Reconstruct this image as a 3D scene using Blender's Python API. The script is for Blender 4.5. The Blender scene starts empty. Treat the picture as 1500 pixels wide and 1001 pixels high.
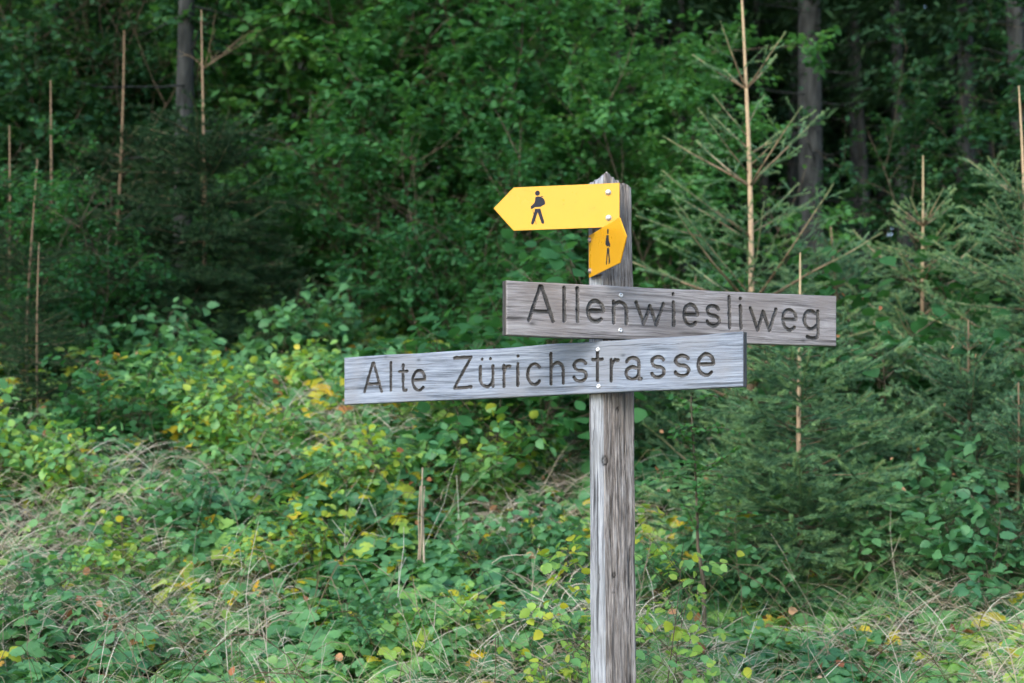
import bpy, math
import numpy as np
from math import radians, sin, cos, pi

# ------------------------------------------------------------------ basics
C = bpy.context.scene.collection
F = 2083.3
PITCH = radians(5.2)
CAMZ = 1.5

def ray(px, py):
    x = (px - 750) / F; z = (500.5 - py) / F
    return np.array([x, cos(PITCH) - z * sin(PITCH), sin(PITCH) + z * cos(PITCH)])

def at(px, py, Y):
    d = ray(px, py); d = d / d[1]
    return np.array([d[0] * Y, Y, CAMZ + d[2] * Y])

def vnoise(x, y, seed=0, z=None):
    x = np.asarray(x, float); y = np.asarray(y, float)
    r = np.random.default_rng(1000 + seed).random((64, 64))
    xi = np.floor(x).astype(int); yi = np.floor(y).astype(int)
    fx = x - xi; fy = y - yi
    fx = fx * fx * (3 - 2 * fx); fy = fy * fy * (3 - 2 * fy)
    a = r[xi % 64, yi % 64]; b = r[(xi + 1) % 64, yi % 64]
    c = r[xi % 64, (yi + 1) % 64]; d = r[(xi + 1) % 64, (yi + 1) % 64]
    return (a * (1 - fx) + b * fx) * (1 - fy) + (c * (1 - fx) + d * fx) * fy

def fbm(x, y, seed=0, o=3):
    s = 0; a = 0.5; t = 0
    for k in range(o):
        s = s + a * vnoise(np.asarray(x) * 2**k, np.asarray(y) * 2**k, seed + k); t += a; a *= .5
    return s / t

PY = [-60, 2.5, 4.2, 5.2, 6.5, 8, 12, 16, 20, 30, 80]
PZ = [0, 0.0, .22, .50, .80, 1.15, 2.0, 3.0, 4.1, 6.2, 14]
def ground(x, y):
    x = np.asarray(x, float); y = np.asarray(y, float)
    b = np.interp(y, PY, PZ)
    k = np.clip((y - 3) / 4, 0, 1)
    lx = np.clip((.5 - x) / 1.3, 0, 1); ly = np.clip((y - 5.6) / 2.6, 0, 1) * np.clip((16 - y) / 4, 0, 1)
    b = b + .34 * lx * lx * (3 - 2 * lx) * ly * ly * (3 - 2 * ly)
    return b + k * (0.22 * (fbm(x * .5 + 9, y * .5 + 4, 3) - .5) + .05 * (vnoise(x * 2, y * 2, 8) - .5))

# ------------------------------------------------------------------ mesh helpers
def build(name, v, f, mat=None, parent=None, attrs=None, smooth=False):
    """f: (M,3) or (M,4) int array"""
    v = np.ascontiguousarray(v, np.float32); f = np.ascontiguousarray(f, np.int32)
    me = bpy.data.meshes.new(name)
    k = f.shape[1]
    me.vertices.add(len(v)); me.vertices.foreach_set('co', v.ravel())
    me.loops.add(f.size); me.loops.foreach_set('vertex_index', f.ravel())
    me.polygons.add(len(f))
    me.polygons.foreach_set('loop_start', np.arange(0, f.size, k, dtype=np.int32))
    me.polygons.foreach_set('loop_total', np.full(len(f), k, dtype=np.int32))
    if smooth: me.polygons.foreach_set('use_smooth', np.ones(len(f), bool))
    for n, a in (attrs or {}).items():
        at_ = me.attributes.new(n, 'FLOAT', 'POINT'); at_.data.foreach_set('value', np.ascontiguousarray(a, np.float32))
    me.update(calc_edges=True); me.validate()
    if mat: me.materials.append(mat)
    o = bpy.data.objects.new(name, me); C.objects.link(o)
    if parent is not None: o.parent = parent
    return o

def tag(o, label=None, cat=None, group=None, kind=None):
    if label: o['label'] = label
    if cat: o['category'] = cat
    if group: o['group'] = group
    if kind: o['kind'] = kind
    return o

def empty(name, loc=(0, 0, 0), rz=0):
    o = bpy.data.objects.new(name, None); C.objects.link(o)
    o.location = loc; o.rotation_euler = (0, 0, rz); o.empty_display_size = .2
    return o

def copy_tree(root, name=None):
    r = root.copy(); C.objects.link(r)
    for k in ('label', 'group'):
        if k in r: del r[k]
    for ch in list(root.children):
        c = ch.copy(); C.objects.link(c); c.parent = r
        for g in list(ch.children):
            d = g.copy(); C.objects.link(d); d.parent = c
    return r

def norm(a): return a / np.maximum(np.linalg.norm(a, axis=-1, keepdims=True), 1e-9)

def leaf_template(n=4, w=.38, peak=.42, fold=.10, droop=.18, jag=0.0, base=.0):
    t = np.linspace(0, 1, n + 1)
    mid = np.stack([0 * t, t, -droop * t * t], 1)
    ti = t[1:-1]
    ww = w * np.sin(pi * ti ** (math.log(.5) / math.log(peak))) ** .75
    if jag: ww = ww * (1 + jag * (-1.0) ** np.arange(len(ti)))
    L = np.stack([-ww, ti - base, -droop * ti * ti + fold], 1)
    R = np.stack([ww, ti - base, -droop * ti * ti + fold], 1)
    v = np.concatenate([mid, L, R]); m = n + 1; f = []
    for s, o in ((0, m), (1, m + n - 1)):
        tr = [(0, o, 1)]
        for i in range(1, n - 1):
            tr += [(i, o + i - 1, o + i), (i, o + i, i + 1)]
        tr += [(n - 1, o + n - 2, n)]
        f += tr if s == 0 else [(a, c, b) for a, b, c in tr]
    return v, np.array(f)

T_HI = leaf_template(8, .40, .42, .07, .22, .13)
T_MID = leaf_template(4, .36, .42, .07, .20)
T_LOW = leaf_template(3, .36, .45, .06, .15)
T_FAR = leaf_template(2, .40, .45, .06, .10)
T_ROUND = leaf_template(6, .50, .45, .06, .16, .06, .03)

def frames(d, n):
    d = norm(d); s = norm(np.cross(d, n)); u = np.cross(s, d)
    return np.stack([s, d, u], 2)          # columns

def inst(T, pos, fr, sc):
    tv, tf = T
    sc = np.asarray(sc); sc = sc[:, None] if sc.ndim == 1 else sc
    v = np.einsum('nij,nkj->nki', fr, tv[None] * sc[:, None, :]) + pos[:, None, :]
    f = tf[None] + (np.arange(len(pos)) * len(tv))[:, None, None]
    return v.reshape(-1, 3), f.reshape(-1, 3)

class Acc:
    def __init__(s): s.v = []; s.f = []; s.t = []; s.n = 0
    def add(s, v, f, t=0.0):
        if len(v) == 0: return
        s.v.append(v); s.f.append(f + s.n); s.n += len(v)
        s.t.append(np.broadcast_to(np.asarray(t, float), (len(v),)) if np.ndim(t) == 0 else t)
    def leaves(s, T, pos, fr, sc, tint):
        v, f = inst(T, pos, fr, sc); s.add(v, f, np.repeat(tint, len(T[0])))
    def get(s): return np.concatenate(s.v), np.concatenate(s.f), np.concatenate(s.t)
    def build(s, name, mat, parent=None, smooth=False):
        v, f, t = s.get(); return build(name, v, f, mat, parent, {'tint': t}, smooth)

def segs_mesh(p0, p1, r0, r1, sides=4):
    p0 = np.asarray(p0); p1 = np.asarray(p1)
    d = norm(p1 - p0); ref = np.where(np.abs(d[:, 2:3]) > .9, [[1., 0, 0]], [[0, 0, 1.]])
    a = norm(np.cross(d, ref)); b = np.cross(d, a); n = len(p0)
    ang = np.arange(sides) * 2 * pi / sides
    ring = a[:, None] * np.cos(ang)[None, :, None] + b[:, None] * np.sin(ang)[None, :, None]
    v = np.concatenate([p0[:, None] + ring * np.asarray(r0)[:, None, None], p1[:, None] + ring * np.asarray(r1)[:, None, None]], 1)
    i = np.arange(sides); j = (i + 1) % sides
    f = np.concatenate([np.stack([i, j, j + sides], 1), np.stack([i, j + sides, i + sides], 1)])
    f = f[None] + (np.arange(n) * 2 * sides)[:, None, None]
    return v.reshape(-1, 3), f.reshape(-1, 3)

def tube(pts, rad, sides=8, wob=0, seed=0):
    pts = np.asarray(pts, float); n = len(pts)
    d = norm(np.gradient(pts, axis=0)); ref = np.array([1., 0.01, 0]) if abs(d[0][2]) > .7 else np.array([0, 0, 1.])
    a = norm(ref - (d @ ref)[:, None] * d); b = np.cross(d, a)
    ang = np.arange(sides) * 2 * pi / sides
    rr = np.asarray(rad, float)[:, None] * np.ones((n, sides))
    if wob:
        g = np.random.default_rng(seed); rr = rr * (1 + wob * g.standard_normal((n, sides)))
    v = pts[:, None] + rr[:, :, None] * (a[:, None] * np.cos(ang)[None, :, None] + b[:, None] * np.sin(ang)[None, :, None])
    f = []
    for k in range(n - 1):
        for i in range(sides):
            j = (i + 1) % sides
            f += [(k * sides + i, k * sides + j, (k + 1) * sides + j), (k * sides + i, (k + 1) * sides + j, (k + 1) * sides + i)]
    return v.reshape(-1, 3), np.array(f)

# ------------------------------------------------------------------ materials
def newmat(name):
    m = bpy.data.materials.new(name); m.use_nodes = True
    nt = m.node_tree; nt.nodes.clear()
    return m, nt, nt.nodes, nt.links

def ramp(N, stops, interp='LINEAR'):
    r = N.new('ShaderNodeValToRGB'); r.color_ramp.interpolation = interp
    e = r.color_ramp.elements
    while len(e) < len(stops): e.new(.5)
    for i, (p, c) in enumerate(stops): e[i].position = p; e[i].color = (*c, 1)
    return r

def leaf_mat(name, stops, trans=.35, rough=.42, spec=.45, veins=True, tgain=1.5):
    m, nt, N, L = newmat(name)
    at_ = N.new('ShaderNodeAttribute'); at_.attribute_name = 'tint'
    r = ramp(N, stops); L.new(at_.outputs['Fac'], r.inputs[0])
    tc = N.new('ShaderNodeTexCoord'); no = N.new('ShaderNodeTexNoise'); no.inputs['Scale'].default_value = 14; no.inputs['Detail'].default_value = 3
    L.new(tc.outputs['Object'], no.inputs['Vector'])
    hs = N.new('ShaderNodeHueSaturation')
    mr = N.new('ShaderNodeMapRange'); mr.inputs[3].default_value = .6; mr.inputs[4].default_value = 1.4
    L.new(no.outputs['Fac'], mr.inputs[0]); L.new(mr.outputs[0], hs.inputs['Value']); L.new(r.outputs[0], hs.inputs['Color'])
    bs = N.new('ShaderNodeBsdfPrincipled'); L.new(hs.outputs[0], bs.inputs['Base Color'])
    bs.inputs['Roughness'].default_value = rough; bs.inputs['Specular IOR Level'].default_value = spec
    tr = N.new('ShaderNodeBsdfTranslucent')
    g = N.new('ShaderNodeMix'); g.data_type = 'RGBA'; g.blend_type = 'MULTIPLY'; g.inputs['Factor'].default_value = 1
    L.new(hs.outputs[0], g.inputs['A']); g.inputs['B'].default_value = (1.3 * tgain, 1.25 * tgain, .6 * tgain, 1)
    L.new(g.outputs['Result'], tr.inputs['Color'])
    mx = N.new('ShaderNodeMixShader'); mx.inputs[0].default_value = trans
    L.new(bs.outputs[0], mx.inputs[1]); L.new(tr.outputs[0], mx.inputs[2])
    out = N.new('ShaderNodeOutputMaterial'); L.new(mx.outputs[0], out.inputs['Surface'])
    return m

def plain_mat(name, c0, c1, scale=(1, 1, 1), nscale=20, rough=.8, bump=.3, spec=.3, dist=.01, detail=6, stops=(.35, .65)):
    m, nt, N, L = newmat(name)
    tc = N.new('ShaderNodeTexCoord'); mp = N.new('ShaderNodeMapping'); mp.inputs['Scale'].default_value = scale
    L.new(tc.outputs['Object'], mp.inputs[0])
    no = N.new('ShaderNodeTexNoise'); no.inputs['Scale'].default_value = nscale; no.inputs['Detail'].default_value = detail
    L.new(mp.outputs[0], no.inputs['Vector'])
    r = ramp(N, [(stops[0], c0), (stops[1], c1)]); L.new(no.outputs['Fac'], r.inputs[0])
    bs = N.new('ShaderNodeBsdfPrincipled'); L.new(r.outputs[0], bs.inputs['Base Color'])
    bs.inputs['Roughness'].default_value = rough; bs.inputs['Specular IOR Level'].default_value = spec
    if bump:
        b = N.new('ShaderNodeBump'); b.inputs['Strength'].default_value = bump; b.inputs['Distance'].default_value = dist
        L.new(no.outputs['Fac'], b.inputs['Height']); L.new(b.outputs[0], bs.inputs['Normal'])
    out = N.new('ShaderNodeOutputMaterial'); L.new(bs.outputs[0], out.inputs['Surface'])
    return m

def tint_mat(name, stops, rough=.85, spec=.2):
    m, nt, N, L = newmat(name)
    at_ = N.new('ShaderNodeAttribute'); at_.attribute_name = 'tint'
    r = ramp(N, stops); L.new(at_.outputs['Fac'], r.inputs[0])
    tc = N.new('ShaderNodeTexCoord'); no = N.new('ShaderNodeTexNoise'); no.inputs['Scale'].default_value = 60; no.inputs['Detail'].default_value = 3
    L.new(tc.outputs['Object'], no.inputs['Vector'])
    hs = N.new('ShaderNodeHueSaturation'); mr = N.new('ShaderNodeMapRange'); mr.inputs[3].default_value = .65; mr.inputs[4].default_value = 1.35
    L.new(no.outputs['Fac'], mr.inputs[0]); L.new(mr.outputs[0], hs.inputs['Value']); L.new(r.outputs[0], hs.inputs['Color'])
    bs = N.new('ShaderNodeBsdfPrincipled'); L.new(hs.outputs[0], bs.inputs['Base Color'])
    bs.inputs['Roughness'].default_value = rough; bs.inputs['Specular IOR Level'].default_value = spec
    out = N.new('ShaderNodeOutputMaterial'); L.new(bs.outputs[0], out.inputs['Surface'])
    return m

# tint: 0..0.6 greens, .7 light green, .8 yellow green, .9 yellow, 1 brown-orange
M_thicket = leaf_mat('bramble_leaf', [(0, (.036, .120, .058)), (.3, (.078, .220, .098)), (.6, (.160, .36, .132)), (.75, (.30, .50, .11)),
                                      (.86, (.46, .47, .05)), (.95, (.72, .50, .03)), (1, (.38, .17, .06))], .34, .42, .32, tgain=1.4)
M_shrub = leaf_mat('shrub_leaf', [(0, (.022, .088, .038)), (.35, (.052, .170, .056)), (.65, (.105, .275, .092)), (.85, (.19, .39, .10)), (1, (.38, .36, .05))], .40, .5, .16, tgain=1.4)
M_shade = leaf_mat('shaded_shrub_leaf', [(0, (.014, .052, .032)), (.35, (.026, .088, .042)), (.65, (.046, .130, .052)), (.85, (.10, .22, .06)), (1, (.2, .25, .06))], .38, .5, .16, tgain=1.3)  # darker copy of the shrub leaf, with forest shade in its colour
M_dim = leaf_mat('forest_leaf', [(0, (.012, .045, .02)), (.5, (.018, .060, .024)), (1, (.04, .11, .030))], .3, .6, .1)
M_needle = leaf_mat('spruce_needle', [(0, (.042, .118, .068)), (.4, (.088, .200, .110)), (.75, (.165, .32, .15)), (1, (.26, .40, .16))], .15, .5, .2, tgain=1.2)
M_needle_dark = leaf_mat('shaded_spruce_needle', [(0, (.014, .040, .020)), (.5, (.026, .070, .030)), (1, (.060, .115, .040))], .12, .55, .12)  # left spruces: shade of the overhead canopy is put into the needle colour
M_twig = tint_mat('spruce_bark', [(0, (.045, .065, .03)), (.3, (.09, .08, .045)), (.5, (.20, .14, .085)), (.8, (.52, .36, .23)), (1, (.44, .36, .19))])
M_bark = plain_mat('trunk_bark', (.022, .024, .022), (.062, .066, .062), (1, 1, .25), 14, .9, .9, .1, .03)
M_stem = plain_mat('shrub_stem', (.05, .042, .028), (.15, .12, .08), (1, 1, .2), 30, .85, .4, .2, .005)
M_straw = tint_mat('dry_straw', [(0, (.17, .12, .075)), (.4, (.38, .30, .21)), (.8, (.60, .52, .41)), (1, (.74, .69, .58))], .7, .3)
M_grass = leaf_mat('green_grass', [(0, (.045, .12, .035)), (.6, (.10, .21, .06)), (1, (.24, .30, .10))], .3, .45, .4)
M_dead = tint_mat('dead_leaf', [(0, (.16, .055, .028)), (.5, (.38, .16, .07)), (.85, (.55, .33, .18)), (1, (.75, .62, .5))], .75, .2)
M_cane = tint_mat('bramble_cane', [(0, (.10, .045, .03)), (.5, (.10, .13, .045)), (1, (.28, .20, .13))], .6, .4)
M_ground = plain_mat('forest_soil', (.022, .018, .012), (.06, .055, .028), (1, 1, 1), 5, .95, .6, .1, .05)

# ------------------------------------------------------------------ ground
def make_ground():
    xs = np.concatenate([np.linspace(-120, -14, 24), np.linspace(-13.6, 13.6, 137), np.linspace(14, 120, 24)])
    ys = np.concatenate([np.linspace(-60, 2, 16), np.linspace(2.3, 30, 140), np.linspace(31, 140, 24)])
    X, Y = np.meshgrid(xs, ys); Z = ground(X, Y)
    v = np.stack([X, Y, Z], -1).reshape(-1, 3); nx = len(xs); ny = len(ys)
    i = (np.arange(ny - 1)[:, None] * nx + np.arange(nx - 1)[None]).ravel()
    f = np.stack([i, i + 1, i + nx + 1, i + nx], 1)
    o = build('ground', v, f, M_ground, None, None, True); tag(o, kind='structure')
make_ground()

# ------------------------------------------------------------------ signpost
PX, PYD = .275, 4.11                      # plan position of the post
root = empty('signpost', (PX, PYD, float(ground(PX, PYD))))
ROOT = np.array([PX, PYD, float(ground(PX, PYD))])
tag(root, 'weathered grey wooden signpost carrying two carved street boards and two yellow hiking arrows', 'signpost')

def wood_mat(name, cols, axis, grain=1.0, stain=None, crackdark=.25, bumpd=.004, blotch=None, sl=9, sl2=2.2):
    """grain runs along local `axis` (0 or 2)"""
    m, nt, N, L = newmat(name)
    tc = N.new('ShaderNodeTexCoord')
    def mapped(sl, sa):
        mp = N.new('ShaderNodeMapping'); s = [sa, sa, sa]; s[axis] = sl
        mp.inputs['Scale'].default_value = s; return mp
    # gentle warp so the grain wanders round knots
    wn = N.new('ShaderNodeTexNoise'); wn.inputs['Scale'].default_value = 4.5; wn.inputs['Detail'].default_value = 2
    L.new(tc.outputs['Object'], wn.inputs['Vector'])
    wv = N.new('ShaderNodeVectorMath'); wv.operation = 'MULTIPLY_ADD'
    wv.inputs[1].default_value = (.014, .014, .014); L.new(wn.outputs['Color'], wv.inputs[0]); L.new(tc.outputs['Object'], wv.inputs[2])
    n1 = N.new('ShaderNodeTexNoise'); n1.inputs['Scale'].default_value = 1; n1.inputs['Detail'].default_value = 8; n1.inputs['Roughness'].default_value = .68
    m1 = mapped(sl, 300 * grain); L.new(wv.outputs[0], m1.inputs[0]); L.new(m1.outputs[0], n1.inputs['Vector'])
    n2 = N.new('ShaderNodeTexNoise'); n2.inputs['Scale'].default_value = 1; n2.inputs['Detail'].default_value = 5
    m2 = mapped(sl2, 100 * grain); L.new(wv.outputs[0], m2.inputs[0]); L.new(m2.outputs[0], n2.inputs['Vector'])
    n3 = N.new('ShaderNodeTexNoise'); n3.inputs['Scale'].default_value = 6; n3.inputs['Detail'].default_value = 4
    L.new(tc.outputs['Object'], n3.inputs['Vector'])
    add = N.new('ShaderNodeMath'); add.operation = 'MULTIPLY_ADD'; add.inputs[1].default_value = .66
    L.new(n1.outputs['Fac'], add.inputs[0])
    h2 = N.new('ShaderNodeMath'); h2.operation = 'MULTIPLY'; h2.inputs[1].default_value = .34; L.new(n2.outputs['Fac'], h2.inputs[0])
    L.new(h2.outputs[0], add.inputs[2])
    r = ramp(N, [(.40, cols[0]), (.49, cols[1]), (.60, cols[2])]); L.new(add.outputs[0], r.inputs[0])
    # thin long cracks
    n4 = N.new('ShaderNodeTexNoise'); n4.inputs['Scale'].default_value = 1; n4.inputs['Detail'].default_value = 2
    m4 = mapped(2.0, 110 * grain); L.new(wv.outputs[0], m4.inputs[0]); L.new(m4.outputs[0], n4.inputs['Vector'])
    rc = ramp(N, [(.330, (crackdark,) * 3), (.385, (1, 1, 1))]); L.new(n4.outputs['Fac'], rc.inputs[0])
    mu = N.new('ShaderNodeMix'); mu.data_type = 'RGBA'; mu.blend_type = 'MULTIPLY'; mu.inputs['Factor'].default_value = 1
    L.new(r.outputs[0], mu.inputs['A']); L.new(rc.outputs[0], mu.inputs['B'])
    # grey lichen / moisture blotches
    mb = N.new('ShaderNodeMix'); mb.data_type = 'RGBA'; mb.blend_type = 'MIX'
    rb = ramp(N, [(.48, (0, 0, 0)), (.64, (.62, .62, .62))]); L.new(n3.outputs['Fac'], rb.inputs[0])
    L.new(rb.outputs[0], mb.inputs['Factor']); L.new(mu.outputs['Result'], mb.inputs['A']); mb.inputs['B'].default_value = (*(blotch or cols[0]), 1)
    sa = N.new('ShaderNodeAttribute'); sa.attribute_name = 'stain'
    ms = N.new('ShaderNodeMix'); ms.data_type = 'RGBA'; L.new(sa.outputs['Fac'], ms.inputs['Factor'])
    L.new(mb.outputs['Result'], ms.inputs['A']); ms.inputs['B'].default_value = (*(c * .28 for c in cols[0]), 1)
    bs = N.new('ShaderNodeBsdfPrincipled'); L.new(ms.outputs['Result'], bs.inputs['Base Color'])
    bs.inputs['Roughness'].default_value = .8; bs.inputs['Specular IOR Level'].default_value = .28
    hh = N.new('ShaderNodeMath'); hh.operation = 'MULTIPLY'; L.new(add.outputs[0], hh.inputs[0]); L.new(rc.outputs[0], hh.inputs[1])
    b = N.new('ShaderNodeBump'); b.inputs['Strength'].default_value = .6; b.inputs['Distance'].default_value = bumpd
    L.new(hh.outputs[0], b.inputs['Height']); L.new(b.outputs[0], bs.inputs['Normal'])
    out = N.new('ShaderNodeOutputMaterial'); L.new(bs.outputs[0], out.inputs['Surface'])
    return m

M_post = wood_mat('post_wood', [(.075, .062, .052), (.22, .192, .172), (.41, .378, .35)], 2, .75, crackdark=.25, bumpd=.007, blotch=(.19, .165, .145), sl=16, sl2=4)
M_boardA = wood_mat('grey_oak_board', [(.155, .142, .140), (.28, .260, .257), (.40, .378, .375)], 0, .72, crackdark=.45, bumpd=.003, blotch=(.23, .20, .185))
M_boardZ = wood_mat('skylit_oak_board', [(.125, .147, .178), (.225, .260, .315), (.335, .380, .445)], 0, .75, crackdark=.6, bumpd=.003, blotch=(.25, .26, .28))  # blue skylight on the left-facing board is put into the wood colour
M_chamfer = wood_mat('pale_post_edge', [(.15, .158, .168), (.32, .335, .355), (.47, .49, .51)], 2, .7, crackdark=.3, bumpd=.005, blotch=(.23, .24, .24))
M_groove = wood_mat('dark_groove', [(.048, .046, .045), (.105, .100, .097), (.20, .193, .188)], 0, .8, crackdark=.5, bumpd=.002)  # carved faces get a darker tone than the board
M_end = wood_mat('board_end_grain', [(.05, .045, .04), (.10, .09, .08), (.17, .155, .14)], 2, .8, crackdark=.4, bumpd=.003)

def metal_mat(name, col, rough=.4, metallic=1.0):
    m, nt, N, L = newmat(name)
    bs = N.new('ShaderNodeBsdfPrincipled'); bs.inputs['Roughness'].default_value = rough; bs.inputs['Metallic'].default_value = metallic
    no = N.new('ShaderNodeTexNoise'); no.inputs['Scale'].default_value = 300
    r = ramp(N, [(.35, tuple(c * .75 for c in col)), (.6, col)]); L.new(no.outputs['Fac'], r.inputs[0]); L.new(r.outputs[0], bs.inputs['Base Color'])
    out = N.new('ShaderNodeOutputMaterial'); L.new(bs.outputs[0], out.inputs['Surface']); return m
M_screw = metal_mat('zinc_screw', (.85, .85, .85), .35, .6)
M_bolt = metal_mat('pale_bolt', (.85, .84, .80), .35, .4)
M_rustbolt = metal_mat('dull_bolt', (.42, .33, .30), .5, .6)

def yellow_mat(name, col):
    m, nt, N, L = newmat(name)
    bs = N.new('ShaderNodeBsdfPrincipled'); bs.inputs['Roughness'].default_value = .28; bs.inputs['Specular IOR Level'].default_value = .35
    tc = N.new('ShaderNodeTexCoord'); no = N.new('ShaderNodeTexNoise'); no.inputs['Scale'].default_value = 9; no.inputs['Detail'].default_value = 6
    L.new(tc.outputs['Object'], no.inputs['Vector'])
    r = ramp(N, [(.3, tuple(c * .93 for c in col)), (.7, col)]); L.new(no.outputs['Fac'], r.inputs[0]); L.new(r.outputs[0], bs.inputs['Base Color'])
    n9 = N.new('ShaderNodeTexNoise'); n9.inputs['Scale'].default_value = 45; n9.inputs['Detail'].default_value = 9; n9.inputs['Roughness'].default_value = .75
    L.new(tc.outputs['Object'], n9.inputs['Vector']); r9 = ramp(N, [(.60, (1, 1, 1)), (.74, (.72, .68, .55))]); L.new(n9.outputs['Fac'], r9.inputs[0])
    m9 = N.new('ShaderNodeMix'); m9.data_type = 'RGBA'; m9.blend_type = 'MULTIPLY'; m9.inputs['Factor'].default_value = 1
    L.new(r.outputs[0], m9.inputs['A']); L.new(r9.outputs[0], m9.inputs['B']); L.new(m9.outputs['Result'], bs.inputs['Base Color'])
    r2 = ramp(N, [(.3, (.24,) * 3), (.7, (.36,) * 3)]); L.new(no.outputs['Fac'], r2.inputs[0]); L.new(r2.outputs[0], bs.inputs['Roughness'])
    out = N.new('ShaderNodeOutputMaterial'); L.new(bs.outputs[0], out.inputs['Surface']); return m
M_yellow = yellow_mat('yellow_enamel', (.79, .39, .014))
M_black = metal_mat('dark_print', (.008, .010, .022), .75, 0)

# --- post: extruded cut-corner section, dense grid, fibrous surface, pointed weathered top
def make_post():
    Yc = 4.06; a = radians(24); b = radians(30)
    Cc = np.array([(884 - 750) / F * Yc, Yc])
    R = Cc + .101 * np.array([cos(a), sin(a)])
    Lp = Cc + .0446 * np.array([-cos(b), sin(b)])
    R2 = R + .088 * np.array([-sin(a), cos(a)])
    L2 = Lp + .078 * np.array([.12, 1])
    poly = [Lp, Cc, R, R2, L2]
    pts = []; step = .0022
    for i in range(5):
        p, q = poly[i], poly[(i + 1) % 5]
        st = step if i < 2 else .006
        n = max(2, int(np.linalg.norm(q - p) / st))
        for k in range(n): pts.append(p + (q - p) * k / n)
    pts = np.array(pts); n = len(pts)
    # soften the arrises slightly
    for _ in range(2): pts = .5 * pts + .25 * (np.roll(pts, 1, 0) + np.roll(pts, -1, 0))
    cen = pts.mean(0)
    zt = at(907, 266, Yc)[2]; zb = ROOT[2] - .25
    zs = np.concatenate([np.arange(zb, .75, .03), np.arange(.75, zt, .006)])
    nrm = norm(pts - cen)
    per = np.concatenate([[0], np.cumsum(np.linalg.norm(np.diff(pts, axis=0), axis=1))])
    V = []; ST = []
    i_c = int(np.argmin(np.linalg.norm(pts - Cc, axis=1)))
    s_c = per[i_c]; sr = per - s_c                        # distance along the face from the arris
    KN = [(.003, at(886, 675, Yc)[2], .0085), (.045, at(905, 600, Yc)[2], .004), (.03, at(902, 843, Yc)[2], .0055), (.028, at(896, 868, Yc)[2], .003)]
    CR = [(-.032, at(868, 625, Yc)[2], .085, .0013), (.052, at(905, 628, Yc)[2], .012, .0012), (.07, at(915, 700, Yc)[2], .07, .0009),
          (.018, at(893, 780, Yc)[2], .09, .0010), (.085, at(924, 820, Yc)[2], .10, .0010), (-.018, at(875, 850, Yc)[2], .08, .0010), (.035, at(900, 345, Yc)[2], .06, .0014), (.062, at(912, 360, Yc)[2], .09, .0014)]
    for z in zs:
        dz = .0022 * (fbm(per * 160, np.full(n, z * 7), 11) - .5) * 2 + .0016 * (vnoise(per * 420, np.full(n, z * 16), 15) - .5) * 2
        top = np.clip((z - (zt - .30)) / .3, 0, 1)          # rougher, more eroded near the top
        dz = dz * (1 + 1.1 * top) - .003 * top
        st = np.zeros(n)
        for ks, kz, kr in KN:
            rr_ = np.hypot(sr - ks, (z - kz) * .75) / kr
            st = np.maximum(st, np.exp(-((rr_ - 1) / .30) ** 2) * 1.0 + np.exp(-(rr_ / .55) ** 2) * .7)
        for cs, cz, cl, cw in CR:
            c_ = cs + .0022 * sin(z * 60 + cz * 99) + .001 * sin(z * 190)
            st = np.maximum(st, np.exp(-((sr - c_) / cw) ** 2) * np.clip(1.2 - abs(z - cz) / cl * 1.2, 0, 1))
        dz = dz - .003 * st
        ST.append(np.clip(st, 0, 1))
        V.append(np.column_stack([pts + nrm * dz[:, None], np.full(n, z)]))
    # the left edge of the top has weathered to a point
    pk = at(889.5, 251, Yc)
    rim = V[-1].copy()
    for sfrac in np.linspace(.1, 1, 10):
        c2 = np.array([pk[0], 4.085])
        ring = rim[:, :2] * (1 - sfrac) + c2 * sfrac
        d = np.abs(ring[:, 0] - pk[0])
        h = zt - .002 + np.maximum(0, (pk[2] - zt) * (1 - (d / .040))) + .016 * (vnoise(ring[:, 0] * 190, ring[:, 1] * 190, 21) - .5) * (1 - sfrac * .4)
        h = h - .010 * np.clip((ring[:, 0] - .325) / .03, 0, 1) + .004 * vnoise(ring[:, 0] * 90, ring[:, 1] * 30, 22)
        V.append(np.column_stack([ring, h]))
    # shape the rim itself: lift / lower the last wall rings
    for k in range(1, 14):
        r_ = V[-10 - k]
        w = max(0, 1 - k / 13)
        d = np.abs(r_[:, 0] - pk[0])
        r_[:, 2] += w * (-.012 * np.clip((r_[:, 0] - .318) / .035, 0, 1) + .014 * (vnoise(r_[:, 0] * 190, r_[:, 1] * 190, 21) - .5))
    v = np.concatenate(V) - ROOT; f = []
    i = np.arange(n); j = (i + 1) % n
    for k in range(len(V) - 1):
        f.append(np.stack([k * n + i, k * n + j, (k + 1) * n + j, (k + 1) * n + i], 1))
    ST = np.concatenate(ST + [np.zeros(n)] * (len(V) - len(ST)))
    fa = np.concatenate(f)
    o = build('post', v, fa, M_post, root, {'stain': ST}, False)
    o.data.materials.append(M_chamfer)
    edge_wob = s_c + .0025 * (fbm(fa[:, 0] // n * .05, fa[:, 0] * 0, 77) - .5) * 2
    o.data.polygons.foreach_set('material_index', (((fa[:, 0] % n) >= 0) & (per[fa[:, 0] % n] < edge_wob) & (fa[:, 0] // n < len(zs))).astype(np.int32))
    # knots and checks as thin sunken marks on the face
    return Cc, R, Lp
Cc, Rc, Lc = make_post()

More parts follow.
